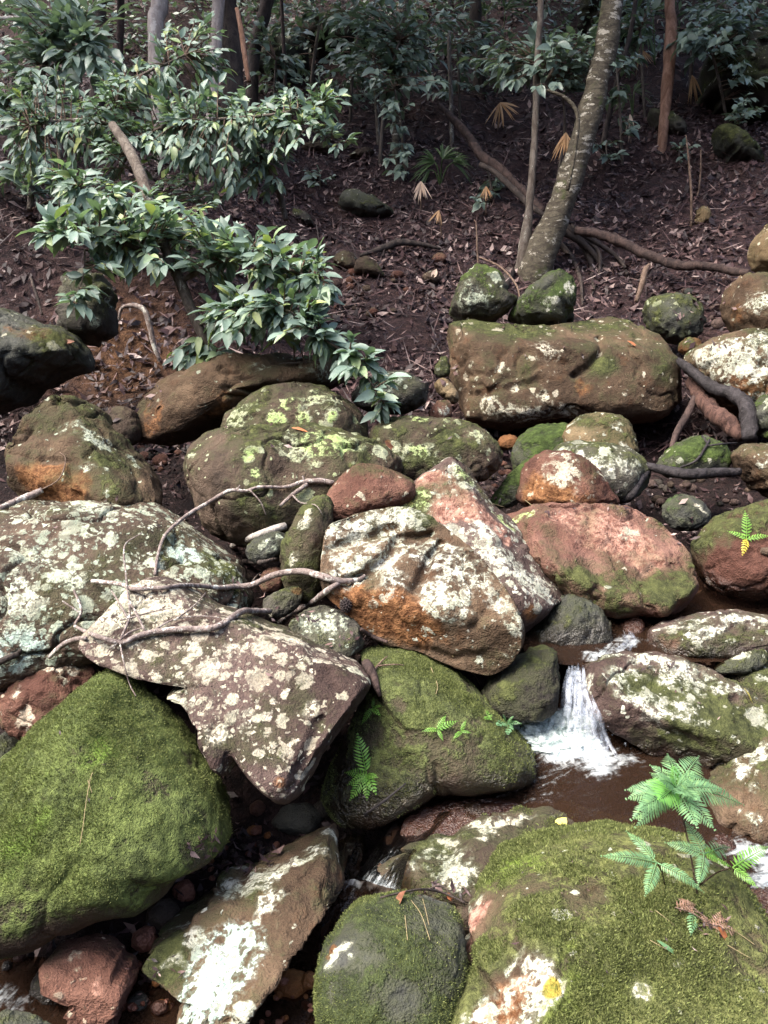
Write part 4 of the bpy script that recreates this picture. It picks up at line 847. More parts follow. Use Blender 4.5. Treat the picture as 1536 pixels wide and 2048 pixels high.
for nm, lb, ol, pl, ms in slope_stones:
    rock(nm, lb, ol, T=.5, n=2.7, pal=pl, moss=ms, lichen=.08, sub=5 if nm == "boulder" else 4, ang=.6, tilt=.25)
# ================= the stream =================
def plane_pt(px, py, z):
    r = FWD + RIGHT * ((px - 768.0) / FPX) + UP * ((1024.0 - py) / FPX); d = (z - CAM[2]) / r[2]; return CAM + d * r
def water_sheet(name, outline, zfun, foam_spots, flow_dir, step=.016, mat="water"):
    """one water surface inside an outline on the ground plan"""
    P = np.array([p[:2] for p in outline]); lo, hi = P.min(0) - step, P.max(0) + step
    xs = np.arange(lo[0], hi[0], step); ys = np.arange(lo[1], hi[1], step); X, Y = np.meshgrid(xs, ys)
    x, y = X.ravel(), Y.ravel(); inside = np.zeros(len(x), bool)
    for (x0, y0), (x1, y1) in zip(P, np.roll(P, -1, 0)):
        c = ((y0 > y) != (y1 > y)) & (x < (x1 - x0) * (y - y0) / (y1 - y0 + 1e-12) + x0); inside ^= c
    z = zfun(x, y); foam = np.zeros(len(x))
    for (fx, fy, r, s) in foam_spots: foam += s * np.exp(-(((x - fx) ** 2 + (y - fy) ** 2) / r ** 2))
    p = np.stack([x, y, z], 1)
    fd = np.array(flow_dir, float); fd /= np.linalg.norm(fd)
    al = x * fd[0] + y * fd[1]; ac = -x * fd[1] + y * fd[0]
    p[:, 2] += .0035 * perlin(np.stack([al * 9, ac * 26, 0 * x], 1)) + .003 * fbm(p * 30, 2) + foam.clip(0, 1.2) * (.016 * (fbm(p * 26, 3)) + .006)
    ny, nx = X.shape; I = np.arange(nx * ny).reshape(ny, nx); ins = inside.reshape(ny, nx)
    q = ins[:-1, :-1] & ins[:-1, 1:] & ins[1:, 1:] & ins[1:, :-1]
    F = np.stack([I[:-1, :-1], I[:-1, 1:], I[1:, 1:], I[1:, :-1]], -1)[q]
    used = np.unique(F); mp = -np.ones(nx * ny, int); mp[used] = np.arange(len(used)); F = mp[F]; p = p[used]
    me = bpy.data.meshes.new(name); me.from_pydata(p.tolist(), [], F.tolist()); me.materials.append(M[mat])
    me.polygons.foreach_set("use_smooth", [True] * len(F))
    me.attributes.new("foam", 'FLOAT', 'POINT').data.foreach_set("value", foam[used].astype(np.float32))
    fl = np.stack([al[used] * 7, ac[used] * 34, 0 * p[:, 0]], 1)
    me.attributes.new("flow", 'FLOAT_VECTOR', 'POINT').data.foreach_set("vector", fl.astype(np.float32).ravel())
    o = link(name, me); tag(o, kind="structure"); return o
ZU = .335
def xy(px, py, z): return plane_pt(px, py, z)[:2]
water_sheet("water", [xy(*q, ZU) for q in ((1040,1345),(1120,1332),(1165,1332),(1260,1310),(1420,1330),(1620,1290),(1720,1190),(1560,1140),(1200,1150),(1120,1200),(1040,1260))],
    lambda x, y: 0 * x + ZU, [(*xy(1190, 1312, ZU), .05, .75), (*xy(1262, 1285, ZU), .05, .6), (*xy(1230, 1300, ZU), .04, .5)], (-.6, -.8))
def z_mid(x, y): return .165 - .075 * smooth01(-x, -.62, -.10) - .01 * smooth01(-y, -2.2, -1.9)
FALL_FOOT = plane_pt(1165, 1478, .165)
water_sheet("water", [xy(*q, .14) for q in ((790,1690),(760,1640),(860,1540),(1000,1400),(1120,1400),(1250,1440),(1560,1520),(1700,1760),(1560,1900),(1400,1790),(1250,1680),(1000,1660),(850,1690))], z_mid,
    [(*xy(1095, 1460, .165), .085, .85), (*xy(1130, 1440, .165), .07, .7), (*xy(1165, 1495, .165), .06, .75), (*xy(1205, 1520, .165), .055, .55), (*xy(1120, 1500, .165), .06, .8), (*xy(1195, 1545, .16), .04, .5), (*xy(1260, 1520, .16), .05, .35), (*xy(1090, 1560, .15), .06, .30), (*xy(1010, 1585, .14), .06, .25), (*xy(1525, 1735, .14), .07, .62), (*xy(1480, 1705, .14), .04, .5), (*xy(1545, 1790, .14), .05, .5)], (-1, -.35))
Z0 = -.065
water_sheet("water", [(-2.4, .75), (1.6, .75), (1.5, 1.35), (.6, 1.7), (.12, 1.84), (-.12, 1.84), (-.35, 1.7), (-.8, 1.62), (-2.4, 1.75)],
    lambda x, y: 0 * x + Z0 + .03 * smooth01(y, 1.6, 1.85), [(*xy(735, 1750, -.05), .06, .8), (*xy(780, 1775, -.05), .05, .7), (*xy(700, 1735, -.05), .05, .6), (*xy(680, 1790, -.06), .04, .4), (*xy(20, 2010, Z0), .05, .38), (*xy(0, 1990, Z0), .04, .3), (*xy(90, 2015, Z0), .03, .35)], (-.4, -1))  # spots on the corner pool paint its sparkle as pale colour

def strand_mesh(mb, paths, n, w, seed, spread=1.0, jit=.006):
    """many thin ribbons of falling water between two guide lines"""
    rg = np.random.default_rng(seed); Lf, Rt = [spline(np.array(p), 26) for p in paths]
    for k in range(n):
        u = np.clip(rg.beta(1.2, 1.2) + rg.normal() * .02, -.06, 1.06); a, b = sorted(rg.random(2)); a, b = a * .6, min(1, b + .45)
        P = Lf * (1 - u) + Rt * u; P = P[int(a * 25):max(int(a * 25) + 6, int(b * 25) + 1)]; m = len(P); t = np.linspace(0, 1, m)
        P = P - FWD * (.004 + .016 * rg.random()) + RIGHT * (jit * np.sin(t * (2 + 3 * rg.random()) + 6 * rg.random()) * t)[:, None]
        T = np.gradient(P, axis=0); S = np.cross(T, FWD); S /= np.linalg.norm(S, axis=1)[:, None]
        ww = w * (.35 + rg.random()) * np.sin(math.pi * np.clip(t * .96 + .02, 0, 1)) ** .6
        V = np.concatenate([P - S * ww[:, None], P - FWD * ww[:, None] * .8, P + S * ww[:, None]]); F = []
        for q in range(m - 1): F += [(q, q + 1, m + q + 1, m + q), (m + q, m + q + 1, 2 * m + q + 1, 2 * m + q)]
        mb.add(V, F)
zf = .165
t = NT("falling_water"); gi = t.n("ShaderNodeNewGeometry"); r_ = gi.outputs["Random Per Island"]
tc = t.n("ShaderNodeTexCoord"); n1 = t.noise(tc.outputs["Object"], 60, 3, .6)
b_ = t.bsdf(t.mix(r_, (.36, .44, .58), (.74, .80, .88)), .25, .5, n1, .3, .01)
tp = t.n("ShaderNodeBsdfTransparent"); mx = t.n("ShaderNodeMixShader"); t.l(t.math('MULTIPLY', t.step(n1, .25, .7), t.math('ADD', .05, t.math('MULTIPLY', r_, .28))), mx.inputs[0])
t.l(tp.outputs[0], mx.inputs[1]); t.l(b_, mx.inputs[2]); M["fall"] = t.done(mx.outputs[0])
def ff_(x, y, d, b=.012):
    p, n, dd, o = hit(x, y); return pix(x, y, min(d, dd - b) if o is not None and o is not ground else d)
mb = MB()
strand_mesh(mb, [[ff_(1130,1326,2.70), ff_(1131,1345,2.655), ff_(1124,1390,2.615), ff_(1112,1452,2.60)], [ff_(1166,1322,2.71), ff_(1168,1345,2.655), ff_(1172,1390,2.605), ff_(1186,1455,2.57)]], 40, .0062, 1)
strand_mesh(mb, [[ff_(1150,1375,2.60), ff_(1146,1420,2.57), ff_(1136,1475,2.54), ff_(1140,1515,2.50)], [ff_(1182,1388,2.585), ff_(1200,1425,2.545), ff_(1218,1475,2.52), ff_(1238,1520,2.48)]], 44, .0066, 2, jit=.012)
strand_mesh(mb, [[ff_(1238,1262,2.90), ff_(1246,1285,2.80), plane_pt(1215,1303,ZU+.004)], [ff_(1260,1256,2.90), ff_(1274,1280,2.80), plane_pt(1275,1298,ZU+.004)]], 14, .003, 3)
tag(mb.build("waterfall", M["fall"]), kind="structure")
def film(name, rows, nu=30, nv=44):
    """a thin skin of water sliding over stone"""
    Lf = spline(np.array([r[0] for r in rows]), nv); Rt = spline(np.array([r[1] for r in rows]), nv); u = np.linspace(0, 1, nu)
    V = Lf[:, None] * (1 - u)[None, :, None] + Rt[:, None] * u[None, :, None]; vv, uu = np.meshgrid(np.linspace(0, 1, nv), u, indexing='ij')
    V = V - FWD * (.006 * fbm(np.stack([uu.ravel() * 11, vv.ravel() * 1.5, 0 * uu.ravel()], 1), 3).reshape(nv, nu) + .010 * np.sin(math.pi * uu))[..., None]
    I = np.arange(nu * nv).reshape(nv, nu); F = np.stack([I[:-1, :-1], I[:-1, 1:], I[1:, 1:], I[1:, :-1]], -1).reshape(-1, 4)
    mb = MB(); mb.add(V.reshape(-1, 3), F.tolist()); o = mb.build(name, M["water"]); me = o.data
    fo = .36 * np.sin(math.pi * uu) * vv + .25 * (vv > .8) * (vv - .8) * 5
    me.attributes.new("foam", 'FLOAT', 'POINT').data.foreach_set("value", fo.ravel().astype(np.float32))
    me.attributes.new("flow", 'FLOAT_VECTOR', 'POINT').data.foreach_set("vector", np.stack([uu.ravel() * 12, vv.ravel() * 1.2, 0 * uu.ravel()], 1).astype(np.float32).ravel()); tag(o, kind="structure")
film("water", [(ff_(800,1636,2.40,.01), ff_(905,1620,2.36,.01)), (ff_(775,1660,2.36,.01), ff_(862,1668,2.33,.01)), (ff_(748,1700,2.33,.01), ff_(820,1712,2.28,.01)), (ff_(712,1752,2.31,.01), ff_(800,1782,2.22,.01))])
def droplets():
    rg = np.random.default_rng(8); me0, U, tri = ico(1); mb = MB()
    for k in range(170):
        px, py = rg.normal(1165, 50), rg.normal(1475, 34); c = plane_pt(px, py, zf) + np.array([0, 0, abs(rg.normal()) * .035]) - FWD * .03
        mb.add(U * (.0012 + .0022 * rg.random() ** 2) + c, tri.tolist())
    tag(mb.build("spray", M["fall"]), kind="stuff")
droplets()
# foam thrown up at the foot of the fall
def foam_heap():
    bm_me, U, tri = ico(5); mb = MB()
    spots = [(1085,1455,.10,.016),(1130,1450,.08,.026),(1165,1490,.05,.022),(1105,1485,.07,.014)]
    for k, (px, py, r, h) in enumerate(spots):
        c = plane_pt(px, py, zf); q = U * np.array([r, r * .72, h]); q = q + U * (.026 * fbm(U * 2.5 + k * 9, 3) + .006 * fbm(U * 9 + k, 2))[:, None] * np.array([1, 1, .8])
        keep = U[:, 2] > -.25; mp = np.cumsum(keep) - 1; T = tri[keep[tri].all(1)]
        mb.add((q + c)[keep], mp[T].tolist())
    o = mb.build("foam", M["froth"]); return tag(o, kind="stuff")
t = NT("froth"); tc = t.n("ShaderNodeTexCoord"); n1 = t.noise(tc.outputs["Object"], 40, 4, .6); n2 = t.noise(tc.outputs["Object"], 140, 2, .6)
hh = t.math('ADD', n1, t.math('MULTIPLY', n2, .5))
fb = t.bsdf(t.mix(t.step(n1, .35, .65), (.46, .58, .56), (.76, .84, .81)), .35, .4, hh, .4, .012)
tp = t.n("ShaderNodeBsdfTransparent"); mx = t.n("ShaderNodeMixShader"); t.l(t.step(hh, .55, 1.0), mx.inputs[0]); t.l(tp.outputs[0], mx.inputs[1]); t.l(fb, mx.inputs[2])
mm = t.n("ShaderNodeMixShader"); mm.inputs[0].default_value = .30; t.l(mx.outputs[0], mm.inputs[1]); t.l(fb, mm.inputs[2])
M["froth"] = t.done(mm.outputs[0]); foam_heap()
# ================= trees =================
def crown_mesh(mb, c, r, n, size, seed):
    rg = np.random.default_rng(seed)
    cl = rg.normal(size=(max(6, n // 60), 3)); cl /= np.linalg.norm(cl, axis=1)[:, None]; cl *= rg.random((len(cl), 1)) ** .4
    P = cl[rg.integers(0, len(cl), n)] + rg.normal(size=(n, 3)) * .22
    P = c + P * np.array(r)
    A = rg.normal(size=(n, 3)); A[:, 2] *= .5; A /= np.linalg.norm(A, axis=1)[:, None]
    B = np.cross(A, rg.normal(size=(n, 3)) * .5 + [0, 0, 1]); B /= np.linalg.norm(B, axis=1)[:, None]
    s = size * (.6 + .8 * rg.random((n, 1)))
    V = np.stack([P - A * s, P + B * s * .42, P + A * s, P - B * s * .42], 1).reshape(-1, 3)
    F = np.arange(4 * n).reshape(n, 4); mb.add(V, F.tolist())
def tree(name, label, pts, bark, widths, crown=None, roots=(), branches=(), n=60, rough=.16, freq=5, sides=14, group=None, d_end=None, seed=0):
    """pts: photograph pixels up the stem, the first one on the ground; widths in photograph pixels"""
    d0 = ground_depth(*pts[0]); root = empty(name, pix(*pts[0], d0)); tag(root, label, "tree", group)
    de = d_end if d_end is not None else d0
    dep = np.linspace(d0, de, len(pts)); P = [pix(x, y, d) for (x, y), d in zip(pts, dep)]
    R = [w * d / FPX / 2 for w, d in zip(widths, dep)]
    P[0] = P[0] - np.array([0, 0, .12])
    up = (P[-1] - P[-2]); up /= np.linalg.norm(up)
    if crown is not None:
        top = crown; mid = (P[-1] + np.array(top)) / 2 + up * .5
        P += [mid, np.array(top, float)]; R += [R[-1] * .8, R[-1] * .45]
    mb = MB(); tube(mb, P, R, n=n, sides=sides, rough=rough, seed=seed, freq=freq); mb.build("trunk", M[bark], root)
    for rp, rw in roots:
        dd = [min(ground_depth(x, y), d0 + .3) - .03 for x, y in rp]; mb = MB()
        tube(mb, [pix(x, y, d) for (x, y), d in zip(rp, dd)], [w * d0 / FPX / 2 for w in rw], n=24, sides=7, rough=.2, seed=seed + 3, freq=12); mb.build("root", M["bark_dark"], root)
    for bp, bw, bd in branches:
        mb = MB(); tube(mb, [pix(x, y, d0 + bd) for x, y in bp], [w * d0 / FPX / 2 for w in bw], n=20, sides=6, rough=.1, seed=seed); mb.build("branch", M[bark], root)
    if crown is not None:
        mb = MB(); crown_mesh(mb, np.array(crown), (2.9, 2.6, 1.3), 620, .26, 50 + seed)
        rg = np.random.default_rng(seed + 9)
        o = mb.build("crown", M["canopy"], root, smooth=False); o["kind"] = "stuff"
        for k in range(5):
            mb = MB(); e = np.array(crown) + rg.normal(size=3) * [1.5, 1.4, .6]; tube(mb, [P[-2], (P[-2] + e) / 2 + [0, 0, .3], e], [R[-1], R[-1] * .7, R[-1] * .2], n=12, sides=6); mb.build("branch", M[bark], root)
    return root
main_tree = tree("tree", "thick leaning tree with mottled mossy bark and exposed roots", [(1062,552),(1085,500),(1104,455),(1130,390),(1152,320),(1172,255),(1192,180),(1212,90),(1225,0),(1236,-90)], "bark_main",
    [74,62,54,50,48,47,46,45,43,41], (2.2, 7.2, 7.2), [([(1110,440),(1150,470),(1180,520),(1188,580)], [22,16,12,6]), ([(1120,460),(1165,485),(1210,540),(1215,590)], [20,14,9,5]), ([(1140,455),(1185,480),(1240,520),(1262,570)], [18,12,8,4]), ([(1100,470),(1140,510),(1160,555),(1165,610)], [16,12,8,4]), ([(1150,470),(1195,500),(1198,550),(1180,600)], [10,8,6,3]), ([(1020,545),(1010,570),(1000,590)], [24,16,8])],
    [([(1135,380),(1150,300),(1155,230),(1130,195),(1090,180)], [8,8,8,7,6], -.25)], rough=.20, freq=7, sides=20, n=90, seed=1)
tree("tree", "slim lichened tree growing beside the thick leaning trunk", [(1040,540),(1050,480),(1058,420),(1066,330),(1070,250),(1074,150),(1078,70),(1082,-40)], "bark_lichen", [30,22,17,15,14,14,13,12], (1.2, 9.0, 6.6), branches=[([(1070,190),(1090,170),(1120,110)], [10,9,6], 0)], rough=.22, freq=9, seed=2)
tree("tree", "straight reddish barked tree on the upper slope", [(1322,305),(1328,250),(1334,180),(1340,100),(1343,40),(1346,-60)], "bark_red", [18,20,24,24,22,20], (3.6, 11, 7.6), rough=.14, seed=3)
tree("tree", "tall pale smooth trunk rising out of the shrub", [(322,330),(318,240),(315,170),(312,100),(312,40),(312,-60)], "bark_pale", [26,26,28,32,34,36], (-2.4, 8.0, 7.0), rough=.10, seed=4)
tree("tree", "pale lichened trunk standing beside a dark one above the shrub", [(420,330),(424,220),(428,150),(433,70),(437,0),(440,-70)], "bark_pale", [20,22,22,24,24,22], (-1.4, 10, 7.6), rough=.12, seed=5)
tree("tree", "dark thick trunk close behind the pale lichened one", [(470,330),(465,220),(464,120),(462,40),(462,-70)], "bark_dark", [50,46,44,42,40], (-.2, 10.5, 7.8), rough=.2, seed=6)
tree("tree", "narrow brown trunk between leaves at the upper left", [(244,300),(240,200),(239,120),(241,40),(242,-60)], "bark_log", [18,16,15,15,14], None, rough=.12, seed=7)
tree("tree", "dark curved trunk beside the big black rock", [(500,260),(505,170),(512,90),(530,20),(545,-60)], "bark_dark", [26,24,24,26,24], None, rough=.2, seed=8)
tree("tree", "dark trunk among leaves left of the tall pale trunk", [(190,300),(195,180),(200,90),(198,0),(196,-60)], "bark_dark", [34,30,28,26,24], (-5.0, 7.4, 6.4), rough=.15, seed=9)
tree("tree", "thin mossy stem in the dark foliage at the top centre", [(790,330),(792,250),(795,170),(803,80),(812,0),(816,-60)], "bark_main", [16,14,13,12,11,10], None, rough=.2, seed=10)
tree("tree", "far thin grey stem right of the reddish tree", [(1446,235),(1450,170),(1452,100),(1456,20),(1458,-50)], "bark_lichen", [9,9,8,8,8], (5.6, 9.0, 7.0), rough=.15, seed=11)
tree("tree", "dark hidden trunk at the top behind the palm fans", [(960,190),(958,110),(950,40),(946,-50)], "bark_dark", [26,24,24,22], (.4, 13.0, 8.6), rough=.2, seed=12)
tree("tree", "young bare sapling stick on the litter right of the roots", [(1385,452),(1383,400),(1380,350),(1376,305),(1372,270)], "twig_brown", [6,5,5,4,2], None, rough=.05, seed=13, sides=6)
tree("tree", "thin dark sapling at the far right of the slope", [(1402,300),(1400,360),(1392,400)][::-1], "twig_brown", [5,4,3], None, sides=6, seed=14)

# ================= broad leaved shrubs =================
def leaf_mesh(name, L, W, mat, curl, fold, seed):
    rg = np.random.default_rng(seed); mb = MB(); ys = np.array([0, .12, .35, .6, .82, 1.0]); ws = np.array([.05, .55, 1.0, .9, .5, .0]) * W / 2
    V = []; 
    for y, w in zip(ys, ws):
        z = -curl * L * y * y; V += [(-w, y * L, z + fold * w), (0, y * L, z), (w, y * L, z + fold * w)]
    V = np.array(V); V[:, 0] += .02 * L * np.sin(V[:, 1] / L * 5 + seed)
    F = []
    for i in range(5):
        for j in range(2): F.append((3 * i + j, 3 * i + j + 1, 3 * i + j + 4, 3 * i + j + 3))
    mb.add(V, F); return mb.mesh(name, M[mat]), V, F
def basis(D, Nn):
    D = D / np.linalg.norm(D); Nn = Nn - D * (Nn @ D); Nn /= np.linalg.norm(Nn) + 1e-9; X = np.cross(D, Nn)
    return np.stack([X, D, Nn], 1)
def foliage(root, stems, blobs, L, mat, wid, seed, leaves_per=(5, 8), parts=300, droop=.35, twig=True, bark="twig_brown", twr=.0028, bias=(0, -.35, .25), dens=1.0):
    """blobs: (px, py, rx, ry, depth, depth spread, twigs).  Leaves in whorls at twig ends, each twig joined to the nearest stem"""
    rg = np.random.default_rng(seed); LM = [leaf_mesh("leaf", L * (.85 + .1 * k), L * wid * (.9 + .08 * k), mat, .10 + .09 * k, .35, seed + k) for k in range(4)]
    S = np.concatenate(stems) if stems else None; leaves = []; tw = MB()
    for (cx, cy, rx, ry, d, ds, nt) in blobs:
        for _ in range(int(round(nt * dens))):
            a = rg.random() * 2 * math.pi; r = rg.random() ** .6
            px, py = cx + rx * r * math.cos(a), cy + ry * r * math.sin(a); E = pix(px, py, d + rg.normal() * ds)
            if S is not None:
                j = int(np.argmin(((S - E) ** 2).sum(1))); Bp = S[j]
            else: Bp = E - np.array([0, 0, .15])
            D = E - Bp; ln = np.linalg.norm(D); D = D / (ln + 1e-9)
            Bn = Bp if ln < .7 else E - D * .35
            if twig: tube(tw, [Bn, (Bn + E) / 2 + np.array([0, 0, .03 * ln]), E], [twr * 1.7, twr * 1.2, twr * .6], n=6, sides=4, capped=False)
            nl = rg.integers(*leaves_per)
            for k in range(nl):
                t = (k / nl) ** 1.1
                base = E - D * t * min(ln, L * 2.0) + rg.normal(size=3) * .004
                ang = 2 * math.pi * (k * .382 + rg.random() * .12)
                side = np.cross(D, [0, 0, 1.0]); side /= np.linalg.norm(side) + 1e-9; upv = np.cross(side, D)
                dr = D * (.55 + .5 * rg.random()) + (side * math.cos(ang) * 1.1 + upv * math.sin(ang) * .35) * (.35 + .8 * t) + np.array([0, 0, -droop * (.4 + rg.random())]) + rg.normal(size=3) * .12
                nn = np.array([0, 0, 1.0]) + np.array(bias) + rg.normal(size=3) * .5
                leaves.append((base, basis(dr, nn), rg.integers(0, 4), (.55 + .65 * rg.random()), (1 / (d + 1e-3)) * rg.random() ** .3))
    if twig and tw.n: tag(tw.build("twig", M[bark], root), kind="stuff")
    size = np.array([(x[3]) * (1 + .0 * x[4]) for x in leaves]); dist = np.array([np.linalg.norm(x[0] - CAM) for x in leaves])
    order = np.argsort(-size / dist * (0.6 + .4 * rg.random(len(leaves)))); rest = MB(); org = np.array(root.location)
    for q, i in enumerate(order):
        b, Bm, v, s, _ = leaves[i]
        if q < parts:
            o = link("leaf", LM[v][0], root); Mx = np.eye(4); Mx[:3, :3] = Bm * s; Mx[:3, 3] = b - org; o.matrix_local = Matrix(Mx.tolist())
        else: rest.add((LM[v][1] * s) @ Bm.T + b, LM[v][2])
    if rest.n: tag(rest.build("foliage", M[mat], root), kind="stuff")
    return len(leaves)
def shrub(name, label, stems_px, blobs, L, mat, wid, seed, cat="shrub", bark="bark_lichen", **kw):
    """stems_px: lists of (px, py, depth, width px)"""
    b = stems_px[0][0]; root = empty(name, pix(*b[:3])); tag(root, label, cat); S = []
    for st in stems_px:
        mb = MB(); C = tube(mb, [pix(*p[:3]) for p in st], [p[3] * p[2] / FPX / 2 for p in st], n=max(10, 6 * len(st)), sides=8, rough=.12, seed=seed, freq=20)
        mb.build("branch", M[bark], root); S.append(C)
    n = foliage(root, S, blobs, L, mat, wid, seed, **kw); return root
near_shrub = shrub("shrub", "glossy broad leaved shrub arching over the brown boulders", [
    [(440,748,4.0,16),(425,710,3.98,18),(395,650,3.95,20),(365,575,3.95,22),(340,520,3.95,20),(310,440,4.0,20),(285,360,4.1,24),(258,300,4.25,22),(225,250,4.4,18)],
    [(345,530,3.95,12),(280,500,3.85,10),(200,470,3.8,8),(110,470,3.75,5)],
    [(365,560,3.95,12),(450,520,3.85,10),(540,530,3.75,8),(640,560,3.7,5)],
    [(395,650,3.95,10),(480,620,3.8,9),(570,620,3.7,7),(650,680,3.65,6),(740,730,3.6,4)],
    [(310,440,4.0,12),(240,400,3.9,9),(160,375,3.85,6)],
    [(435,740,4.0,10),(500,752,3.9,9),(560,730,3.85,8),(640,725,3.8,4)],
    [(700,700,3.62,4),(745,770,3.6,4),(770,810,3.6,3)],
    [(170,500,3.8,4),(165,560,3.8,3),(135,625,3.8,2)],
  ], [(125,345,40,34,3.85,.06,6),(150,375,45,30,3.85,.06,5),(200,400,70,35,3.9,.1,9),(100,455,70,26,3.75,.06,9),(180,450,90,40,3.8,.12,16),(270,430,80,60,3.9,.15,20),(340,450,80,50,3.9,.15,14),(290,500,90,40,3.85,.12,14),(420,500,70,50,3.85,.12,18),
      (500,500,70,40,3.8,.1,15),(570,530,80,45,3.75,.1,20),(620,590,60,50,3.7,.08,14),(530,600,80,40,3.75,.1,16),(440,610,50,50,3.85,.08,10),(500,640,80,36,3.75,.08,14),(600,650,60,36,3.68,.08,10),(670,690,50,34,3.65,.06,9),(720,720,46,26,3.6,.05,7),(750,770,26,30,3.6,.04,4),(765,810,14,26,3.6,.03,3),
      (375,705,30,22,3.95,.03,5),(420,705,28,24,3.95,.03,4),(160,590,26,40,3.8,.03,5),(230,520,70,20,3.82,.06,7)], .082, "leaf", .40, 31, parts=300, droop=.2, dens=1.9)
upper_shrub = shrub("shrub", "spreading dark shrub of smaller leaves in front of the pale trunks", [
    [(300,440,4.9,18),(275,340,5.0,18),(250,290,5.0,16),(230,230,5.0,14)],
    [(572,440,5.2,12),(560,390,5.2,13),(540,345,5.1,14),(520,300,5.0,12),(480,240,5.0,10)],
    [(250,290,5.0,10),(340,250,4.9,9),(430,240,4.8,8),(540,230,4.8,6),(640,210,4.8,4)],
    [(235,250,5.0,9),(150,240,5.0,8),(60,250,5.0,6)], [(230,230,5.0,8),(250,170,5.0,7),(370,110,4.9,4)], [(540,240,4.8,5),(620,260,4.8,4),(690,285,4.8,3)]],
    [(60,250,80,60,5.1,.15,20),(150,240,80,60,5.0,.15,22),(230,230,80,70,5.0,.2,26),(320,210,80,60,4.95,.15,26),(400,220,80,60,4.9,.15,26),(480,230,80,60,4.85,.15,28),(550,240,70,60,4.85,.12,22),(610,215,50,50,4.8,.1,14),(650,205,36,34,4.8,.08,8),(670,275,34,26,4.8,.06,6),
     (300,290,90,40,4.95,.15,18),(420,290,100,45,4.9,.15,24),(520,300,70,40,4.9,.12,16),(180,310,70,36,5.0,.12,12),(380,330,80,36,4.9,.12,12),(450,360,60,26,4.9,.1,7),(380,80,70,60,5.0,.15,14),(440,130,40,40,5.0,.1,7),(250,150,70,40,5.0,.15,12),(340,390,50,20,4.9,.08,5),(230,370,90,34,5.0,.15,9),(420,385,80,26,4.95,.12,9),(520,360,70,30,5.0,.1,8),(120,360,70,36,5.1,.15,8),(60,320,60,40,5.1,.15,8),(300,150,60,40,5.0,.15,8),(90,170,70,40,5.0,.15,8)], .072, "leaf", .42, 57, parts=300, leaves_per=(6, 9), droop=.12, dens=1.5)
pale_shrub = shrub("shrub", "pale big leaved bush in the upper left corner", [
    [(60,420,5.6,14),(65,330,5.7,13),(60,240,5.7,12),(80,150,5.7,10),(120,80,5.7,8)], [(70,260,5.7,8),(20,200,5.7,6)], [(80,150,5.7,8),(170,90,5.6,5)]],
    [(60,20,90,30,5.7,.2,16),(170,20,80,30,5.7,.2,12),(60,80,80,50,5.7,.15,20),(140,90,70,60,5.6,.15,16),(190,130,50,50,5.6,.12,12),(40,150,70,60,5.7,.15,14),(110,170,70,50,5.6,.15,14),(20,230,50,60,5.7,.12,12),(60,310,60,50,5.7,.15,8),(20,360,50,60,5.7,.15,6),(160,60,50,50,5.6,.1,8),(130,390,50,20,5.5,.1,3)], .125, "pale_leaf", .42, 71, parts=240, dens=1.3, droop=.15, leaves_per=(5, 8))
def sapling(label, stem, blobs, L, seed, parts=120, **kw):
    d0 = ground_depth(*stem[0][:2]); st = [(x, y, d0 + dd, w) for (x, y, dd, w) in stem]
    bl = [(x, y, rx, ry, d0 + dd, .25, n) for (x, y, rx, ry, dd, n) in blobs]
    return shrub("sapling", label, [st], bl, L, "far_leaf", .5, seed, cat="sapling", parts=parts, twr=.003, leaves_per=(6, 10), droop=.3, **kw)
sapling("leafy sapling arching in front of the leaning trunk's upper part", [(1105,430,0,7),(1120,330,-.2,7),(1130,250,-.3,6),(1120,180,-.4,5),(1080,130,-.4,4)], [(990,130,60,36,-.4,14),(1050,90,70,50,-.4,22),(1110,80,60,45,-.4,20),(1160,110,60,40,-.4,18),(1200,130,50,36,-.4,12),(1090,150,70,24,-.4,14),(1000,160,40,16,-.4,6),(1130,160,40,20,-.4,8),(1200,80,36,40,-.3,8)], .10, 83, parts=150)
sapling("sapling with drooping leaf sprays right of the reddish tree", [(1455,250,0,6),(1440,170,-.2,6),(1420,100,-.3,5),(1390,60,-.3,3)], [(1380,95,50,24,-.2,10),(1430,70,60,40,-.3,18),(1490,50,50,50,-.3,14),(1500,110,50,24,-.3,8),(1420,40,50,40,-.3,12),(1370,70,40,30,-.2,8),(1520,200,40,20,-.2,5),(1510,160,40,20,-.2,6)], .11, 84)
sapling("shadowy small leaved sapling at the top centre", [(760,330,0,8),(765,250,-.1,7),(775,160,-.2,6),(800,80,-.2,4)], [(720,60,60,50,-.2,18),(790,60,60,60,-.2,20),(850,80,50,60,-.2,16),(770,130,60,50,-.2,14),(690,110,50,40,-.2,10),(840,150,50,30,-.2,9),(900,40,50,40,-.2,10),(760,30,60,40,-.1,10)], .11, 85)
sapling("low drooping sapling with leaves hanging over the dark bank", [(812,360,0,6),(806,290,-.1,6),(800,230,-.2,5),(790,180,-.2,3)], [(790,210,30,40,-.2,10),(800,270,26,40,-.2,8),(790,320,26,26,-.1,6),(770,190,30,30,-.2,7),(760,160,30,30,-.2,6)], .09, 86, parts=60)
sapling("small leafy seedling in the litter behind the leaning trunk's foot", [(985,400,0,4),(980,360,0,4),(972,335,0,3)], [(985,380,26,20,0,6),(960,400,24,16,0,4),(1000,350,30,20,0,5),(975,410,20,10,0,3)], .08, 87, parts=40)
sapling("bushy dark sapling filling the top edge between the trunks", [(620,230,0,8),(625,140,-.1,7),(640,40,-.2,5)], [(560,30,60,40,-.1,12),(640,20,70,40,-.1,14),(600,80,40,40,-.1,8),(1300,20,60,40,1.0,10),(1270,70,30,40,1.0,8),(960,10,60,36,-.1,12)][:3], .10, 88, parts=60)
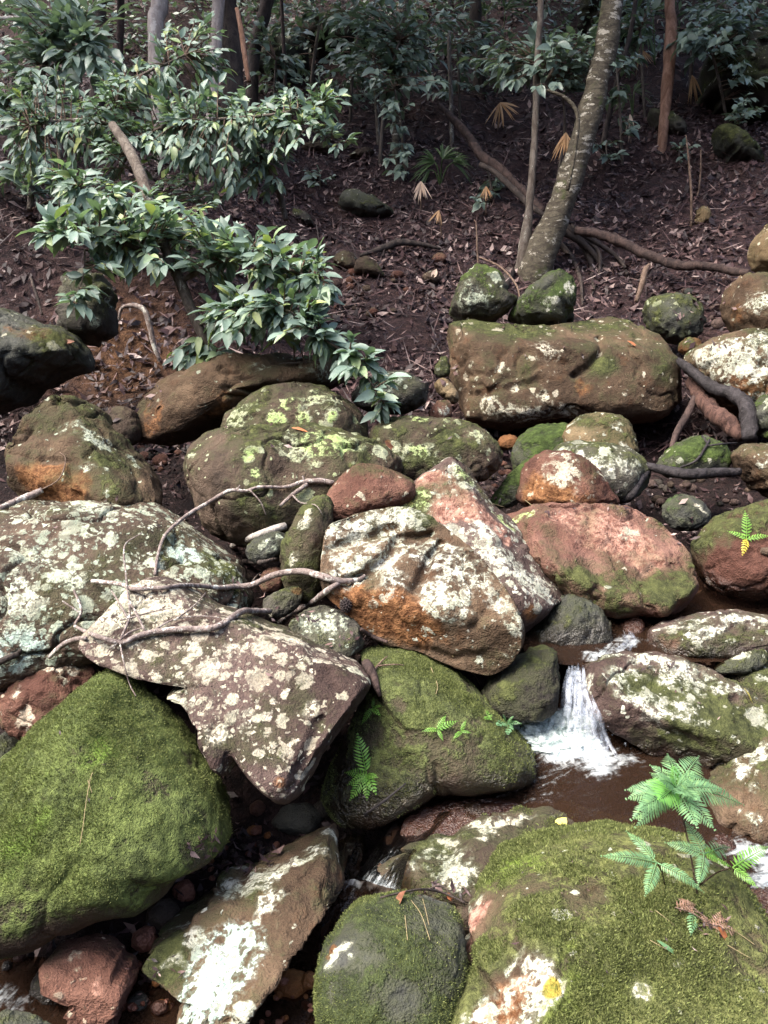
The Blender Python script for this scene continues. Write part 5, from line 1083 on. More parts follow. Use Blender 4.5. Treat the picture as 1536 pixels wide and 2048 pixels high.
sapling("thin leaved sapling beside the reddish trunk at the top", [(1290,240,0,6),(1285,150,-.1,6),(1280,60,-.2,4)], [(1290,20,60,40,-.1,12),(1270,70,30,40,-.1,8),(1240,40,40,30,-.1,8)], .10, 89, parts=60)
sapling("spindly seedling with tiny leaves on the litter at the right", [(1475,320,0,4),(1470,270,0,3),(1480,240,0,2)], [(1490,225,40,16,0,5),(1515,215,30,14,0,4),(1475,200,30,14,0,4)], .08, 90, parts=40)

for args in [
 ("grey green sapling spreading along the top edge above the slope", [(700,250,0,7),(705,150,-.1,6),(720,40,-.2,4)], [(680,30,60,34,-.1,12),(740,110,60,36,-.1,12),(700,170,44,34,-.1,8),(660,110,40,40,-.1,8)], .10, 101),
 ("thin sapling with scattered leaves between the slim and the reddish trees", [(1245,330,0,6),(1240,220,-.1,5),(1232,120,-.2,4)], [(1240,120,40,36,-.1,8),(1225,190,36,26,-.1,6),(1260,250,36,20,0,5),(1215,60,36,40,-.2,8)], .10, 102),
 ("leafy sapling hiding the foot of the dark curved trunk", [(545,270,0,6),(548,190,-.1,5),(552,120,-.2,4)], [(540,120,50,34,-.1,10),(560,190,44,30,-.1,8),(590,150,40,30,-.1,7),(520,60,40,34,-.1,8)], .10, 103),
 ("drooping sapling in the top corner above the dark rock face", [(1500,240,0,6),(1505,140,-.2,5),(1510,40,-.3,4)], [(1500,30,60,40,-.3,16),(1450,20,50,30,-.3,10),(1510,130,40,40,-.2,8),(1470,130,40,26,-.2,8),(1400,20,50,26,-.3,10)], .11, 104),
 ("small sapling screening the hidden trunk at the top", [(920,250,0,6),(918,170,-.1,5),(915,90,-.2,4)], [(910,90,50,40,-.1,12),(930,150,44,34,-.1,8),(880,180,40,30,-.1,7),(950,60,44,40,-.1,10)], .10, 105),
 ("low leafy seedling under the green palm tuft", [(1215,330,0,4),(1212,290,0,3)], [(1212,285,34,16,0,5),(1235,310,26,12,0,4)], .08, 106),
 ("bluish seedling beside the thin bare sapling stick", [(1360,330,0,4),(1358,300,0,3)], [(1358,296,24,14,0,4),(1380,288,20,10,0,3)], .08, 107),
 ("sparse seedling in the litter above the sunken mossy stone", [(640,380,0,4),(640,350,0,3)], [(640,345,30,14,0,4),(620,360,20,10,0,3)], .08, 108)]:
    sapling(*args, parts=60)
for k, (lb, pts, w, bk) in enumerate([("thin grey stem crossing the top foliage left of the slim lichened tree", [(905,300),(902,200),(898,100),(900,-40)], 9, "bark_lichen"), ("thin dark stem behind the reddish tree", [(1380,200),(1384,120),(1390,-40)], 10, "bark_dark"), ("slender brown stem left of the black rock", [(575,250),(570,150),(566,60),(560,-40)], 9, "bark_log"),
    ("slender pale stem behind the mossy thin stem at the top", [(760,300),(752,200),(748,100),(750,-40)], 9, "bark_lichen"), ("slim dark stem between the leaning trunk and the palm tuft", [(1200,300),(1225,200),(1262,60),(1275,-40)], 12, "bark_dark"), ("thin brown stem in the top corner foliage", [(1515,240),(1512,140),(1518,-30)], 9, "bark_log"), ("pale twig like stem left of the narrow brown trunk", [(120,330),(112,200),(108,90),(112,-30)], 9, "bark_lichen")]):
    tree("tree", lb, pts, bk, [w, w * .9, w * .85, w * .8][:len(pts)], None, sides=7, n=30, seed=30 + k, rough=.12)

def undergrowth(n_cl, region, seed):
    """the tangle of small leaved plants on the upper slope that nobody could count"""
    rg = np.random.default_rng(seed); x0, x1, y0, y1 = region; mb_v = []; L = .10
    cx = x0 + (x1 - x0) * rg.random(n_cl); cy = y0 + (y1 - y0) * rg.random(n_cl); k = np.abs(cx) < .55 * cy + .6; cx, cy = cx[k], cy[k]
    n = 60; C = np.stack([np.repeat(cx, n), np.repeat(cy, n), np.repeat(terr(cx, cy) + .10 + .9 * rg.random(len(cx)) ** 1.5, n)], 1)
    N = len(C); C = C + rg.normal(size=(N, 3)) * [.20, .18, .13]; C[:, 2] = np.maximum(C[:, 2], terr(C[:, 0], C[:, 1]) + .03)
    A = rg.normal(size=(N, 3)); A[:, 2] = A[:, 2] * .4 - .3; A /= np.linalg.norm(A, axis=1)[:, None]; U_ = np.array([0, -.3, 1.0]) + rg.normal(size=(N, 3)) * .4
    B = np.cross(A, U_); B /= np.linalg.norm(B, axis=1)[:, None]; s = L * (.5 + .8 * rg.random((N, 1)))
    V = np.stack([C, C + A * s * .45 + B * s * .22, C + A * s, C + A * s * .45 - B * s * .22], 1).reshape(-1, 3)
    me = bpy.data.meshes.new("undergrowth"); me.from_pydata(V.tolist(), [], np.arange(4 * N).reshape(N, 4).tolist()); me.materials.append(M["far_leaf"]); tag(link("undergrowth", me), kind="stuff")
undergrowth(620, (-8, 8, 10.2, 16.5), 3)
# ================= palms =================
def fan(name, label, px, py, aim, n, Lpx, mat, spread=1.2, dd=-.15, width=.036, seed=0, cat="palm frond", stalk=None, droop=.4, d=None):
    """a fan of narrow leaflets; aim: image angle in degrees (0 right, 90 up, -90 hanging)"""
    rg = np.random.default_rng(seed); d = d or ground_depth(px, min(py + 60, 700)) + dd; c = pix(px, py, d); L = Lpx * d / FPX
    root = empty(name, c); tag(root, label, cat); mb = MB()
    for k in range(n):
        a = math.radians(aim) + spread * (k / (n - 1) - .5) * 2 + rg.normal() * .07; tlt = rg.normal() * .25
        D = RIGHT * math.cos(a) + UP * math.sin(a) - FWD * (.25 + tlt); D /= np.linalg.norm(D); ln = L * (.75 + .35 * rg.random())
        W = np.cross(D, -FWD); W /= np.linalg.norm(W); w = width * L * (.7 + .6 * rg.random())
        V = []
        for t, ww in ((0, .25), (.3, 1), (.65, .8), (1, .02)):
            p = c + D * ln * t + np.array([0, 0, -droop * ln * t * t]); V += [p - W * w * ww, p + FWD * w * .5 * ww, p + W * w * ww]
        F = []
        for i in range(3):
            for j in range(2): F.append((3 * i + j, 3 * i + j + 1, 3 * i + j + 4, 3 * i + j + 3))
        mb = MB(); mb.add(np.array(V), F); mb.build("leaflet", M[mat], root)
    sp = stalk or (px - 20 * math.cos(math.radians(aim)), py - 60 * math.sin(math.radians(aim)))
    mb = MB(); e = pix(sp[0], sp[1], d + .1); tube(mb, [c, (c + e) / 2 + [0, 0, .02], e], [.006, .006, .007], n=8, sides=5); mb.build("stalk", M["twig_brown"], root)
    return root
fan("dead_palm_frond", "pale pinkish dead palm fan lowest on the slope", 842, 362, -90, 12, 44, "palm_pale", .55, seed=1, droop=.1)
fan("dead_palm_frond", "wide tan dead palm fan hanging above the fallen limb", 1000, 205, -75, 14, 50, "palm_dead", .95, seed=2, droop=.15)
fan("dead_palm_frond", "orange brown dead palm fan touching the leaning trunk", 1132, 265, -100, 13, 52, "palm_dead", .55, seed=3, droop=.2, d=6.6)
fan("dead_palm_frond", "slender dead palm fan hanging right of the reddish tree", 1384, 150, -82, 10, 56, "palm_dead", .30, seed=4, droop=.1)
fan("dead_palm_frond", "small dead palm fan near the top beside the leaning trunk", 1280, 98, -65, 9, 40, "palm_dead", .5, seed=5, droop=.1)
fan("dead_palm_frond", "thin dead palm wisp under the green palm tuft", 1260, 228, -95, 6, 48, "palm_pale", .2, seed=6, droop=.1)
fan("dead_palm_frond", "tiny dead palm fan left of the twin thin stem", 972, 372, -90, 8, 30, "palm_dead", .5, seed=7, droop=.1)
fan("dead_palm_frond", "small crumpled dead palm wisp above the litter hollow", 878, 420, -105, 7, 36, "palm_dead", .45, seed=8, droop=.1)
fan("dead_palm_frond", "faded palm fan hidden in leaves at the top of the slim tree", 1050, 100, -90, 9, 34, "palm_dead", .7, seed=9, droop=.1)
def palm(label, px, py, fans, seed):
    d = ground_depth(px, py); root = empty("palm", pix(px, py, d)); tag(root, label, "palm"); rg = np.random.default_rng(seed)
    for (fx, fy, aim, n, Lp, spread) in fans:
        c = pix(fx, fy, d - .1 + rg.normal() * .08); L = Lp * d / FPX
        mb = MB(); tube(mb, [root.location, (np.array(root.location) + c) / 2 + [0, 0, .05], c], [.007, .006, .005], n=8, sides=5); stalk = mb.build("stalk", M["palm_green"], root)
        for k in range(n):
            a = math.radians(aim) + spread * (k / (n - 1) - .5) * 2 + rg.normal() * .06
            D = RIGHT * math.cos(a) + UP * math.sin(a) - FWD * (.2 + rg.normal() * .25); D /= np.linalg.norm(D); ln = L * (.75 + .35 * rg.random())
            W = np.cross(D, np.array([0, 0, 1.0]) - FWD); W /= np.linalg.norm(W); w = .045 * L; V = []
            for t, ww in ((0, .3), (.3, 1), (.65, .8), (1, .02)):
                p = c + D * ln * t + np.array([0, 0, -.45 * ln * t * t]); V += [p - W * w * ww, p + FWD * w * .4 * ww, p + W * w * ww]
            mb = MB(); mb.add(np.array(V), [(3 * i + j, 3 * i + j + 1, 3 * i + j + 4, 3 * i + j + 3) for i in range(3) for j in range(2)]); mb.build("leaflet", M["palm_green"], root)
    return root
palm("low green fan palm beside the pale dead fan", 880, 372, [(870,325,160,12,52,.8),(885,318,60,12,52,.9),(905,325,10,10,48,.8),(860,340,200,10,44,.7)], 1)
palm("green palm tuft between the leaning trunk and the reddish tree", 1265, 235, [(1260,185,150,11,40,.9),(1268,182,30,11,42,.9),(1255,195,200,8,36,.6)], 2)
palm("shadowy fan palm at the top edge left of the leaning trunk", 1000, 170, [(970,30,120,12,60,1.1),(1010,20,40,12,60,1.0),(985,50,190,10,54,.8)], 3)
palm("shadowy fan palm at the top edge right of the leaning trunk", 1310, 130, [(1275,20,140,12,54,1.1),(1305,25,50,12,54,1.0),(1290,50,250,10,50,.8)], 4)

# ================= ferns =================
def frond_mesh(mb, base, tip, arch, n=16, wid=.30, nrm=None, seed=0, serr=True, lean=.45):
    rg = np.random.default_rng(seed); base, tip = np.asarray(base, float), np.asarray(tip, float); L = np.linalg.norm(tip - base)
    nrm = np.array([0, 0, 1.0]) if nrm is None else nrm
    mid = (base + tip) / 2 + nrm * arch * L; S = spline(np.array([base, mid, tip]), 26)
    tube(mb, S[::3], np.linspace(.0022, .0007, len(S[::3])) * (L / .14), n=10, sides=4, capped=False)
    T = np.gradient(S, axis=0); T /= np.linalg.norm(T, axis=1)[:, None]
    for k in range(n):
        t = .10 + .89 * k / (n - 1); i = t * 25; i0 = min(int(i), 24); f = i - i0; p = S[i0] * (1 - f) + S[i0 + 1] * f; tg = T[i0]
        sd = np.cross(tg, nrm); sd /= np.linalg.norm(sd); nn = np.cross(sd, tg)
        prof = (math.sin(math.pi * min(1, (t * .92 + .12)) ** .8) ** .75) if t < .98 else .12
        for s in (-1, 1):
            ln = L * wid * max(.10, prof) * (.9 + .2 * rg.random()); w = L * .89 / n * .40
            D = sd * s * (1 - lean * .3) + tg * (lean + .35 * t) - nn * .12 + rg.normal(size=3) * .05; D /= np.linalg.norm(D)
            B = np.cross(D, nn); B /= np.linalg.norm(B)
            V = [p, p + D * ln * .35 + B * w * .9 + nn * w * .2, p + D * ln * .35 - B * w * .9 + nn * w * .2, p + D * ln * .72 + B * w * .6 - nn * ln * .05, p + D * ln * .72 - B * w * .6 - nn * ln * .05, p + D * ln - nn * ln * .12]
            mb.add(np.array(V), [(0, 2, 1), (1, 2, 4, 3), (3, 4, 5)])
def fern(label, root_pt, fronds, mat="fern", seed=0, cat="fern"):
    """fronds: (base point, tip point, arch, pinna pairs, width, material or None)"""
    root = empty("fern", root_pt); tag(root, label, cat); st = MB()
    for k, (b, t, ar, n, w, mt) in enumerate(fronds):
        mb = MB(); cvec = np.array([0, 0, 1.0]) - FWD * .8; cvec /= np.linalg.norm(cvec)
        frond_mesh(mb, b, t, ar, n, w, cvec, seed * 31 + k); mb.build("frond", M[mt or mat], root)
        if np.linalg.norm(np.array(b) - np.array(root_pt)) > .01: tube(st, [root_pt, (np.array(root_pt) + b) / 2 + np.array([0, 0, .01]), b], [.002, .0017, .0014], n=8, sides=4)
    if st.n: st.build("stalk", M["twig_brown"], root)
    return root
r0, _, dr, _ = hit(1395, 1790)
C1, C2, C3 = pix(1352, 1575, dr + .03), pix(1313, 1725, dr - .06), pix(1408, 1708, dr - .02)
P_ = lambda x, y, dd: pix(x, y, dr + dd)
C4 = P_(1465, 1735, -.02)
fern("big clump of feathery green ferns on top of the tufted front boulder", r0, [
    (C1, P_(1250,1580,.06), .10, 20, .22, None), (C1, P_(1252,1598,.0), .10, 20, .24, None), (C1, P_(1262,1640,-.04), .06, 20, .24, None), (C1, P_(1300,1545,.10), .12, 16, .26, None), (C1, P_(1335,1508,.14), .12, 15, .26, None), (C1, P_(1398,1512,.14), .12, 16, .26, None),
    (C1, P_(1420,1560,.08), .12, 16, .24, None), (C1, P_(1488,1610,.06), .12, 22, .20, None), (C1, P_(1430,1660,-.05), .08, 18, .26, None), (C1, P_(1372,1590,-.07), .05, 12, .36, None), (C1, P_(1270,1655,.02), .03, 18, .2, None), (C1, P_(1320,1560,-.06), .08, 12, .3, None), (C1, P_(1390,1545,-.03), .08, 12, .3, None), (C1, P_(1275,1620,-.06), .05, 20, .24, None), (C1, P_(1290,1565,.03), .12, 18, .3, "fern_mid"), (C1, P_(1345,1530,.02), .14, 16, .34, "fern_mid"), (C1, P_(1318,1600,-.09), .04, 14, .34, "fern_mid"), (C1, P_(1400,1600,-.06), .06, 16, .3, None), (C1, P_(1450,1580,.03), .12, 18, .22, None), (C1, P_(1395,1655,-.10), .04, 18, .26, None), (C1, P_(1300,1530,.05), .16, 16, .28, None)], seed=1)
fern("four armed blue green fern sprig spreading low over the front boulder", hit(1330, 1770)[0] * 1.0, [
    (C2, P_(1202,1712,-.10), .10, 22, .15, None), (C2, P_(1252,1662,.0), .12, 20, .19, None), (C2, P_(1290,1792,-.14), .06, 18, .19, None), (C2, P_(1408,1785,-.10), .14, 24, .15, None)], seed=2)
fern("yellow green fern sprig beside the blue green one at the channel edge", hit(1400, 1770)[0], [
    (C3, P_(1330,1685,.0), .1, 18, .22, None), (C3, P_(1368,1640,.06), .1, 18, .22, None), (C3, P_(1440,1708,.02), .1, 12, .28, "fern_bright"), (C3, P_(1396,1770,-.1), .1, 16, .2, None), (C3, P_(1460,1695,.1), .1, 14, .18, None), (C3, C4, .03, 14, .14, "fern_bright"),
    (C4, P_(1538,1692,.05), .10, 16, .20, "fern_bright"), (C4, P_(1515,1775,-.06), .08, 15, .22, "fern_bright"), (C4, P_(1500,1725,.05), .06, 10, .2, "fern_bright")], seed=3)
h1 = hit(1420, 1850)[0] - FWD * .012
fern("withered pinkish fern remains with a drooping green tip below the fern clump", h1, [
    (hit(1350,1790)[0] - FWD * .015, hit(1380,1815)[0] - FWD * .02, .1, 9, .35, "fern_old"), (hit(1345,1808)[0] - FWD * .015, hit(1385,1800)[0] - FWD * .02, .1, 9, .3, "fern_old"), (hit(1382,1815)[0] - FWD * .015, hit(1376,1862)[0] - FWD * .015, .06, 9, .25, "fern"),
    (h1, hit(1395,1822)[0] - FWD * .02, .1, 8, .35, "fern_old"), (h1, hit(1450,1830)[0] - FWD * .02, .1, 9, .35, "fern_old"), (h1, hit(1468,1855)[0] - FWD * .015, .06, 8, .3, "fern_old"), (h1, hit(1430,1810)[0] - FWD * .03, .06, 8, .3, "fern_old")], seed=4)
def small_fern(label, rx, ry, tips, seed, mat="fern_bright", wid=.22, n=11, lift=.02):
    b, nr, d, _ = hit(rx, ry); b = b - FWD * .004
    fr = []
    for (x, y, *q) in tips: fr.append((b, pix(x, y, min(hit(x, y)[2], d + .05) - lift), .10, q[0] if q else n, wid, q[1] if len(q) > 1 else None))
    fern(label, b, fr, mat, seed)
small_fern("largest bright fern hanging on the shaded side of the fern dome boulder", 733, 1548, [(715,1468,12),(690,1545,9),(700,1600,11),(734,1600,9),(755,1555,8),(752,1588,7),(695,1570,9)], 5, wid=.26)
small_fern("small bright fern beside the broken stick", 745, 1415, [(723,1448,10),(748,1395,8),(762,1412,7),(760,1432,7)], 6)
small_fern("pale fern sprout with four fronds in the middle of the dome", 875, 1458, [(892,1430,9),(845,1462,8),(886,1482,9),(915,1442,8)], 7)
small_fern("little fern sprout just right of the four fronded one", 922, 1462, [(932,1440,8),(907,1478,8),(942,1466,8),(925,1452,6)], 8)
small_fern("dark green fern sprout at the dome's edge beside the foam", 1012, 1445, [(1027,1433,9),(1042,1447,9),(1016,1468,8),(995,1450,7),(1006,1430,6)], 9, mat="fern")
small_fern("tiniest yellow green sprout above the dome's edge", 977, 1434, [(972,1420,5),(985,1430,5),(970,1438,4),(984,1440,4)], 10, wid=.3)
small_fern("bright fern with a yellow frond on the red waterline boulder", 1492, 1078, [(1490,1022,10),(1455,1062,8),(1480,1075,7),(1512,1078,7),(1540,1072,9),(1485,1110,7,"fern_yellow")], 11)
# ================= fallen branches, sticks, logs =================
def lay_depths(pts, lift, skip=None):
    D = np.array([p[2] if len(p) > 2 and p[2] else hit(p[0], p[1], skip=skip)[2] for p in pts]) - lift
    fixed = np.array([len(p) > 2 and bool(p[2]) for p in pts])
    for _ in range(8):
        for i in range(1, len(D) - 1):
            m = (D[i - 1] + D[i + 1]) / 2
            if D[i] > m + .03 and not fixed[i]: D[i] = m + .005
    return D
def dense(pts, step=28):
    out = []
    for a, b in zip(pts[:-1], pts[1:]):
        n = max(1, int(math.hypot(b[0] - a[0], b[1] - a[1]) / step))
        for k in range(n): t = k / n; out.append((a[0] + (b[0] - a[0]) * t, a[1] + (b[1] - a[1]) * t, a[2] + (b[2] - a[2]) * t))
    return out + [pts[-1]]
def stick(mb, pts, lift=.012, rough=.14, seed=0, d=None, sides=8, wig=2.0):
    """pts: (px, py, width px); lies on whatever is under it"""
    Q = dense(pts); rg = np.random.default_rng(seed + 11)
    Q = [(x + rg.normal() * wig * (0 < i < len(Q) - 1), y + rg.normal() * wig * (0 < i < len(Q) - 1), w) for i, (x, y, w) in enumerate(Q)]
    if d is None: D = lay_depths([(x, y) for x, y, _ in Q], lift)
    else: D = np.interp(np.linspace(0, 1, len(Q)), np.linspace(0, 1, len(d)), d)
    P = [pix(x, y, dd) for (x, y, _), dd in zip(Q, D)]; R = [w * dd / FPX / 2 for (_, _, w), dd in zip(Q, D)]
    P = [p - FWD * r * .6 for p, r in zip(P, R)]
    if len(P) == 2: P = [P[0], (P[0] + P[1]) / 2, P[1]]; R = [R[0], (R[0] + R[1]) / 2, R[1]]
    tube(mb, P, R, n=max(10, 5 * len(P)), sides=sides, rough=rough, seed=seed, freq=60); return P
def branch(name, label, mains, twigs=(), mat="twig", cat="branch", lift=.012, d=None, sides=8, rough=.14, twigmat=None, wig=2.0):
    mb = MB(); P0 = None
    for k, m in enumerate(mains):
        P = stick(mb, m, lift, rough, k + len(label), d, sides, wig); P0 = P0 if P0 is not None else P[0]
    o = mb.build(name, M[mat], None, P0); tag(o, label, cat)
    for k, t in enumerate(twigs):
        mb = MB(); stick(mb, t, lift + .006, .1, k, None, 5, 1.2); mb.build("twig", M[twigmat or mat], o)
    return o
branch("fallen_branch", "long forked grey branch lying across the twig boulder", [
    [(150,1252,6),(190,1268,9),(240,1283,11),(300,1266,12),(400,1256,13),(438,1250,14),(482,1224,13),(540,1222,12)]],
    [[(240,1283,6),(258,1230,5),(255,1180,4),(247,1110,4),(252,1085,3),(284,1066,2)], [(258,1240,5),(235,1200,4),(222,1180,3)], [(150,1250,6),(162,1220,6),(148,1180,5)], [(290,1262,5),(275,1230,5),(262,1205,4),(255,1180,4)],
     [(160,1225,4),(125,1202,3)], [(240,1285,4),(248,1330,3),(258,1370,3),(272,1392,2)], [(300,1266,5),(345,1242,4),(400,1232,3),(440,1235,2)], [(350,1240,4),(390,1210,3),(412,1185,2)], [(238,1284,4),(218,1300,3),(214,1306,2)], [(240,1240,4),(300,1225,3),(345,1215,2)], [(236,1283,5),(262,1262,4),(285,1256,3)]])
branch("fallen_branch", "pale lichened branch curving over the gap to the orange belly boulder", [
    [(185,1162,9),(240,1170,9),(300,1176,9),(390,1172,10),(440,1176,11),(505,1170,12),(555,1150,13),(600,1143,13),(640,1148,14),(680,1160,13),(716,1160,10),(730,1150,6)],
    [(560,1246,12),(585,1225,13),(620,1206,13),(650,1180,12),(685,1160,10)]], [[(500,1170,5),(515,1150,4),(540,1135,3)]], d=None)
branch("fallen_branch", "thin bare branch rising past the lichen mound to the red hump", [[(310,1150,6),(316,1110,6),(335,1070,7),(370,1030,8),(410,1008,8),(460,984,8),(520,978,7),(570,974,7),(610,962,10),(640,960,12),(668,966,10)], [(560,1012,6),(585,990,8),(615,968,9)]],
    [[(500,980,4),(520,1005,3),(532,1030,2)], [(460,984,3),(475,975,3),(480,970,2)], [(585,990,4),(600,1005,3),(630,1010,2),(645,1030,2)], [(608,962,4),(606,952,5)]])
branch("stick", "thick bleached white stick in the gap beside the lichen mound", [[(466,1092,13),(500,1078,14),(540,1062,15),(572,1052,15)]], mat="twig_white", cat="stick", wig=1)
branch("stick", "dark knobbly stick under the bleached one", [[(488,1122,9),(520,1124,10),(555,1118,9)]], mat="bark_dark", cat="stick", wig=1)
branch("stick", "short broken red brown stick wedged between the twig boulder and the dome", [[(716,1312,14),(738,1328,20),(748,1352,18),(752,1372,15),(760,1392,8)]], [[(745,1345,5),(760,1325,4),(775,1312,2)], [(752,1332,4),(785,1328,3),(808,1330,2)]], mat="bark_log", cat="stick", wig=1, twigmat="twig_brown")
branch("stick", "grey stick sloping under the twig boulder onto the squat rock", [[(100,1314,9),(125,1292,11),(150,1280,11),(172,1276,9)]], mat="twig", cat="stick", wig=1)
branch("stick", "dark stump end of a stick poking in at the edge by the lichen mound", [[(-10,1330,12),(15,1318,14),(36,1308,12),(42,1300,8)]], mat="bark_dark", cat="stick", wig=1)
branch("stick", "pale stick lying in front of the orange faced boulder", [[(0,1018,12),(30,1004,13),(62,990,15),(86,980,12)]], [[(60,990,4),(110,965,3),(128,940,3),(130,915,2),(120,905,2)]], mat="twig", cat="stick", wig=1, twigmat="twig_brown")
branch("hanging_root", "arched grey root hanging over the orange earth bank", [[(238,640,5),(245,618,7),(268,612,9),(290,625,11),(303,655,11),(310,690,10),(320,720,7)]], mat="twig", cat="root", d=[4.45, 4.40, 4.40])
branch("hanging_root", "thin dark root dangling above the shaded boulder", [[(62,556,5),(70,590,6),(85,630,4)]], mat="bark_dark", cat="root", d=[4.5, 4.45])
branch("fallen_log", "long dark fallen trunk running right from the leaning tree's roots", [[(1150,462,17),(1200,476,19),(1250,490,18),(1310,518,18),(1370,532,18),(1430,538,16),(1500,548,15)]], mat="bark_log", cat="log", d=[6.5, 6.1, 5.7], rough=.4, sides=12)
branch("fallen_log", "diagonal brown fallen limb left of the slim lichened tree", [[(880,212,10),(930,268,16),(965,312,18),(1000,345,18),(1050,390,16),(1085,425,13)]], mat="bark_log", cat="log", d=[8.2, 7.4, 6.9], rough=.4, sides=12)
branch("fallen_log", "thin second limb lying parallel under the diagonal one", [[(960,330,10),(1010,365,12),(1060,410,12),(1100,440,8)]], mat="bark_dark", cat="log", lift=.03, d=[7.3, 6.8])
branch("stick", "short upright stub standing by the dark round rock", [[(1272,604,8),(1282,570,12),(1292,540,12),(1298,530,7)]], mat="twig_brown", cat="stick", d=[5.35, 5.4], wig=1)
branch("fallen_log", "charred black elbow shaped log beside the speckled boulder", [[(1356,722,14),(1380,745,20),(1420,772,24),(1465,792,27),(1488,812,32),(1494,845,33),(1496,880,28)]], mat="char", cat="log", d=[4.5, 4.3, 4.15, 4.05], rough=.35, sides=14, wig=1)
branch("fallen_log", "split red brown log under the charred elbow", [[(1378,762,18),(1400,798,30),(1430,830,34),(1462,855,34),(1482,876,22)]], mat="split", cat="log", d=[4.5, 4.25, 4.1], rough=.42, sides=14, wig=1)
branch("stick", "red brown root leg dropping from the logs beside the huge block", [[(1392,790,14),(1372,830,16),(1352,868,14),(1342,900,10)]], mat="bark_log", cat="root", d=[4.4, 4.2], wig=1)
branch("fallen_log", "dark wet limb lying below the forked twig rock", [[(1288,930,14),(1330,940,20),(1380,948,22),(1430,946,20),(1478,944,16)], [(1296,940,14),(1280,965,16),(1262,990,18),(1245,1000,14)]], mat="char", cat="log", lift=.02, d=[3.66, 3.58, 3.62], rough=.2, sides=10, wig=1)
branch("stick", "forked black twig resting on the green rock", [[(1360,935,4),(1390,920,5),(1410,895,6),(1418,880,5)], [(1412,892,4),(1450,886,4),(1500,885,3)], [(1414,886,5),(1404,872,4)]], mat="char", cat="twig", lift=.01, wig=1)
branch("stick", "crooked dark branch lying in the litter above the broken block", [[(720,512,6),(770,496,14),(800,488,14),(850,492,9),(880,498,5)]], mat="bark_dark", cat="stick", lift=.03, wig=1)
branch("stick", "thin upright twig standing in litter left of the perched rocks", [[(958,548,4),(955,500,4),(952,450,3),(948,440,2)]], mat="twig_brown", cat="twig", d=[5.9, 5.9], wig=1)
branch("stick", "bent thin twig leaning over the green streaked perched rock", [[(960,515,3),(1000,535,4),(1030,570,4),(1040,600,3)]], mat="twig_brown", cat="twig", d=[5.5, 5.0], wig=1)
branch("stick", "black twig lying across the dome boulder's lower left corner", [[(690,1655,3),(735,1625,5),(775,1595,5),(812,1566,3)]], mat="char", cat="twig", wig=1.5)
branch("stick", "curved dark twig bridging the cascade and the dark green boulder", [[(760,1795,4),(810,1782,4),(850,1778,5),(890,1785,5),(930,1805,4)], [(850,1780,3),(880,1770,3),(905,1790,2)]], mat="bark_dark", cat="twig", wig=1.5)
branch("stick", "small black stick floating on the white water", [[(1168,1503,5),(1182,1508,6),(1190,1518,4)]], mat="char", cat="twig", wig=.3, lift=.02)
branch("stick", "dark stick in the gap under the orange belly", [[(722,1258,8),(745,1272,9),(775,1284,7)]], mat="bark_log", cat="stick", wig=.5)
branch("stick", "bare orange barked stick leaning upright among the dark trunks", [[(498,165,9),(490,110,11),(482,60,11),(474,18,8)]], mat="bark_red", cat="stick", d=[6.3, 6.3], wig=1)
branch("stick", "pale horizontal branch crossing the top left corner", [[(-20,38,8),(30,38,9),(60,36,6)]], mat="twig_white", cat="branch", d=[6.0, 6.0], wig=.5)
# pine needles and straws on stone
def straws(label, group, lines, mat="straw"):
    for k, ln in enumerate(lines):
        mb = MB(); P = stick(mb, [(x, y, 1.7) for x, y in ln], .006, 0, k, None, 4, .6)
        o = mb.build("straw", M[mat], None, P[0]); tag(o, label, "straw", group)
M["straw"] = flat("dry_straw", (.22, .18, .10), .7, .2, 50, .2)
straws("long dry straw lying down the moss dome", "dry straws on the moss dome", [[(160,1690),(172,1610),(180,1560),(186,1545)], [(176,1560),(184,1585)]])
straws("dry straw lying on the dark green round boulder", "dry straws on the dark green round boulder", [[(822,1800),(842,1830),(860,1880)], [(845,1795),(858,1850)], [(810,1830),(815,1880)]])
straws("thin straw curled on the fern dome boulder", "straws on the fern dome", [[(862,1335),(874,1370),(872,1388)], [(905,1312),(945,1345),(960,1370)]])
straws("thin straw lying on the tufted front boulder", "straws on the tufted front boulder", [[(1300,1880),(1335,1900)], [(1430,1840),(1480,1870),(1510,1890)], [(1455,1890),(1500,1916)], [(1310,1820),(1360,1860)]])
straws("thin dry straw between the peak and the salmon boulder", "straws behind the peak", [[(960,1000),(1010,1015)], [(1050,1000),(1075,1020)]])

# ================= single fallen leaves and the cone =================
def fallen_leaf(label, px, py, L, W, mat, ang, curl=.15, seed=0):
    p, n, d, _ = hit(px, py); p = p + n * .006; Lm, Wm = L * d / FPX, W * d / FPX
    a = math.radians(ang); D = RIGHT * math.cos(a) + UP * math.sin(a); B = basis(D, n)
    _, V, F = leaf_mesh("leaf_tmp", Lm, Wm, mat, curl, .3, seed); mb = MB(); mb.add((V - [0, Lm / 2, 0]) @ B.T + p, F)
    o = mb.build("fallen_leaf", M[mat], None, p); tag(o, label, "leaf"); return o
fallen_leaf("orange fallen leaf stuck on the huge block", 1268, 692, 34, 14, "leaf_orange", -30, seed=1)
fallen_leaf("orange leaf lying below the withered fern on the front boulder", 1446, 1872, 44, 13, "leaf_orange", -55, seed=2)
fallen_leaf("round yellow leaf on the slab behind the tufted boulder", 1123, 1650, 28, 26, "leaf_yellow", 60, seed=3)
fallen_leaf("long yellow leaf lying on the waterfall boulder", 1500, 1400, 50, 14, "leaf_yellow", -55, seed=4)
fallen_leaf("pale green curled leaf on the front boulder", 1340, 1900, 66, 9, "fern", -30, seed=5)
fallen_leaf("brown leaf caught in the foam pool", 1098, 1452, 18, 12, "leaf_brown", 20, seed=6)
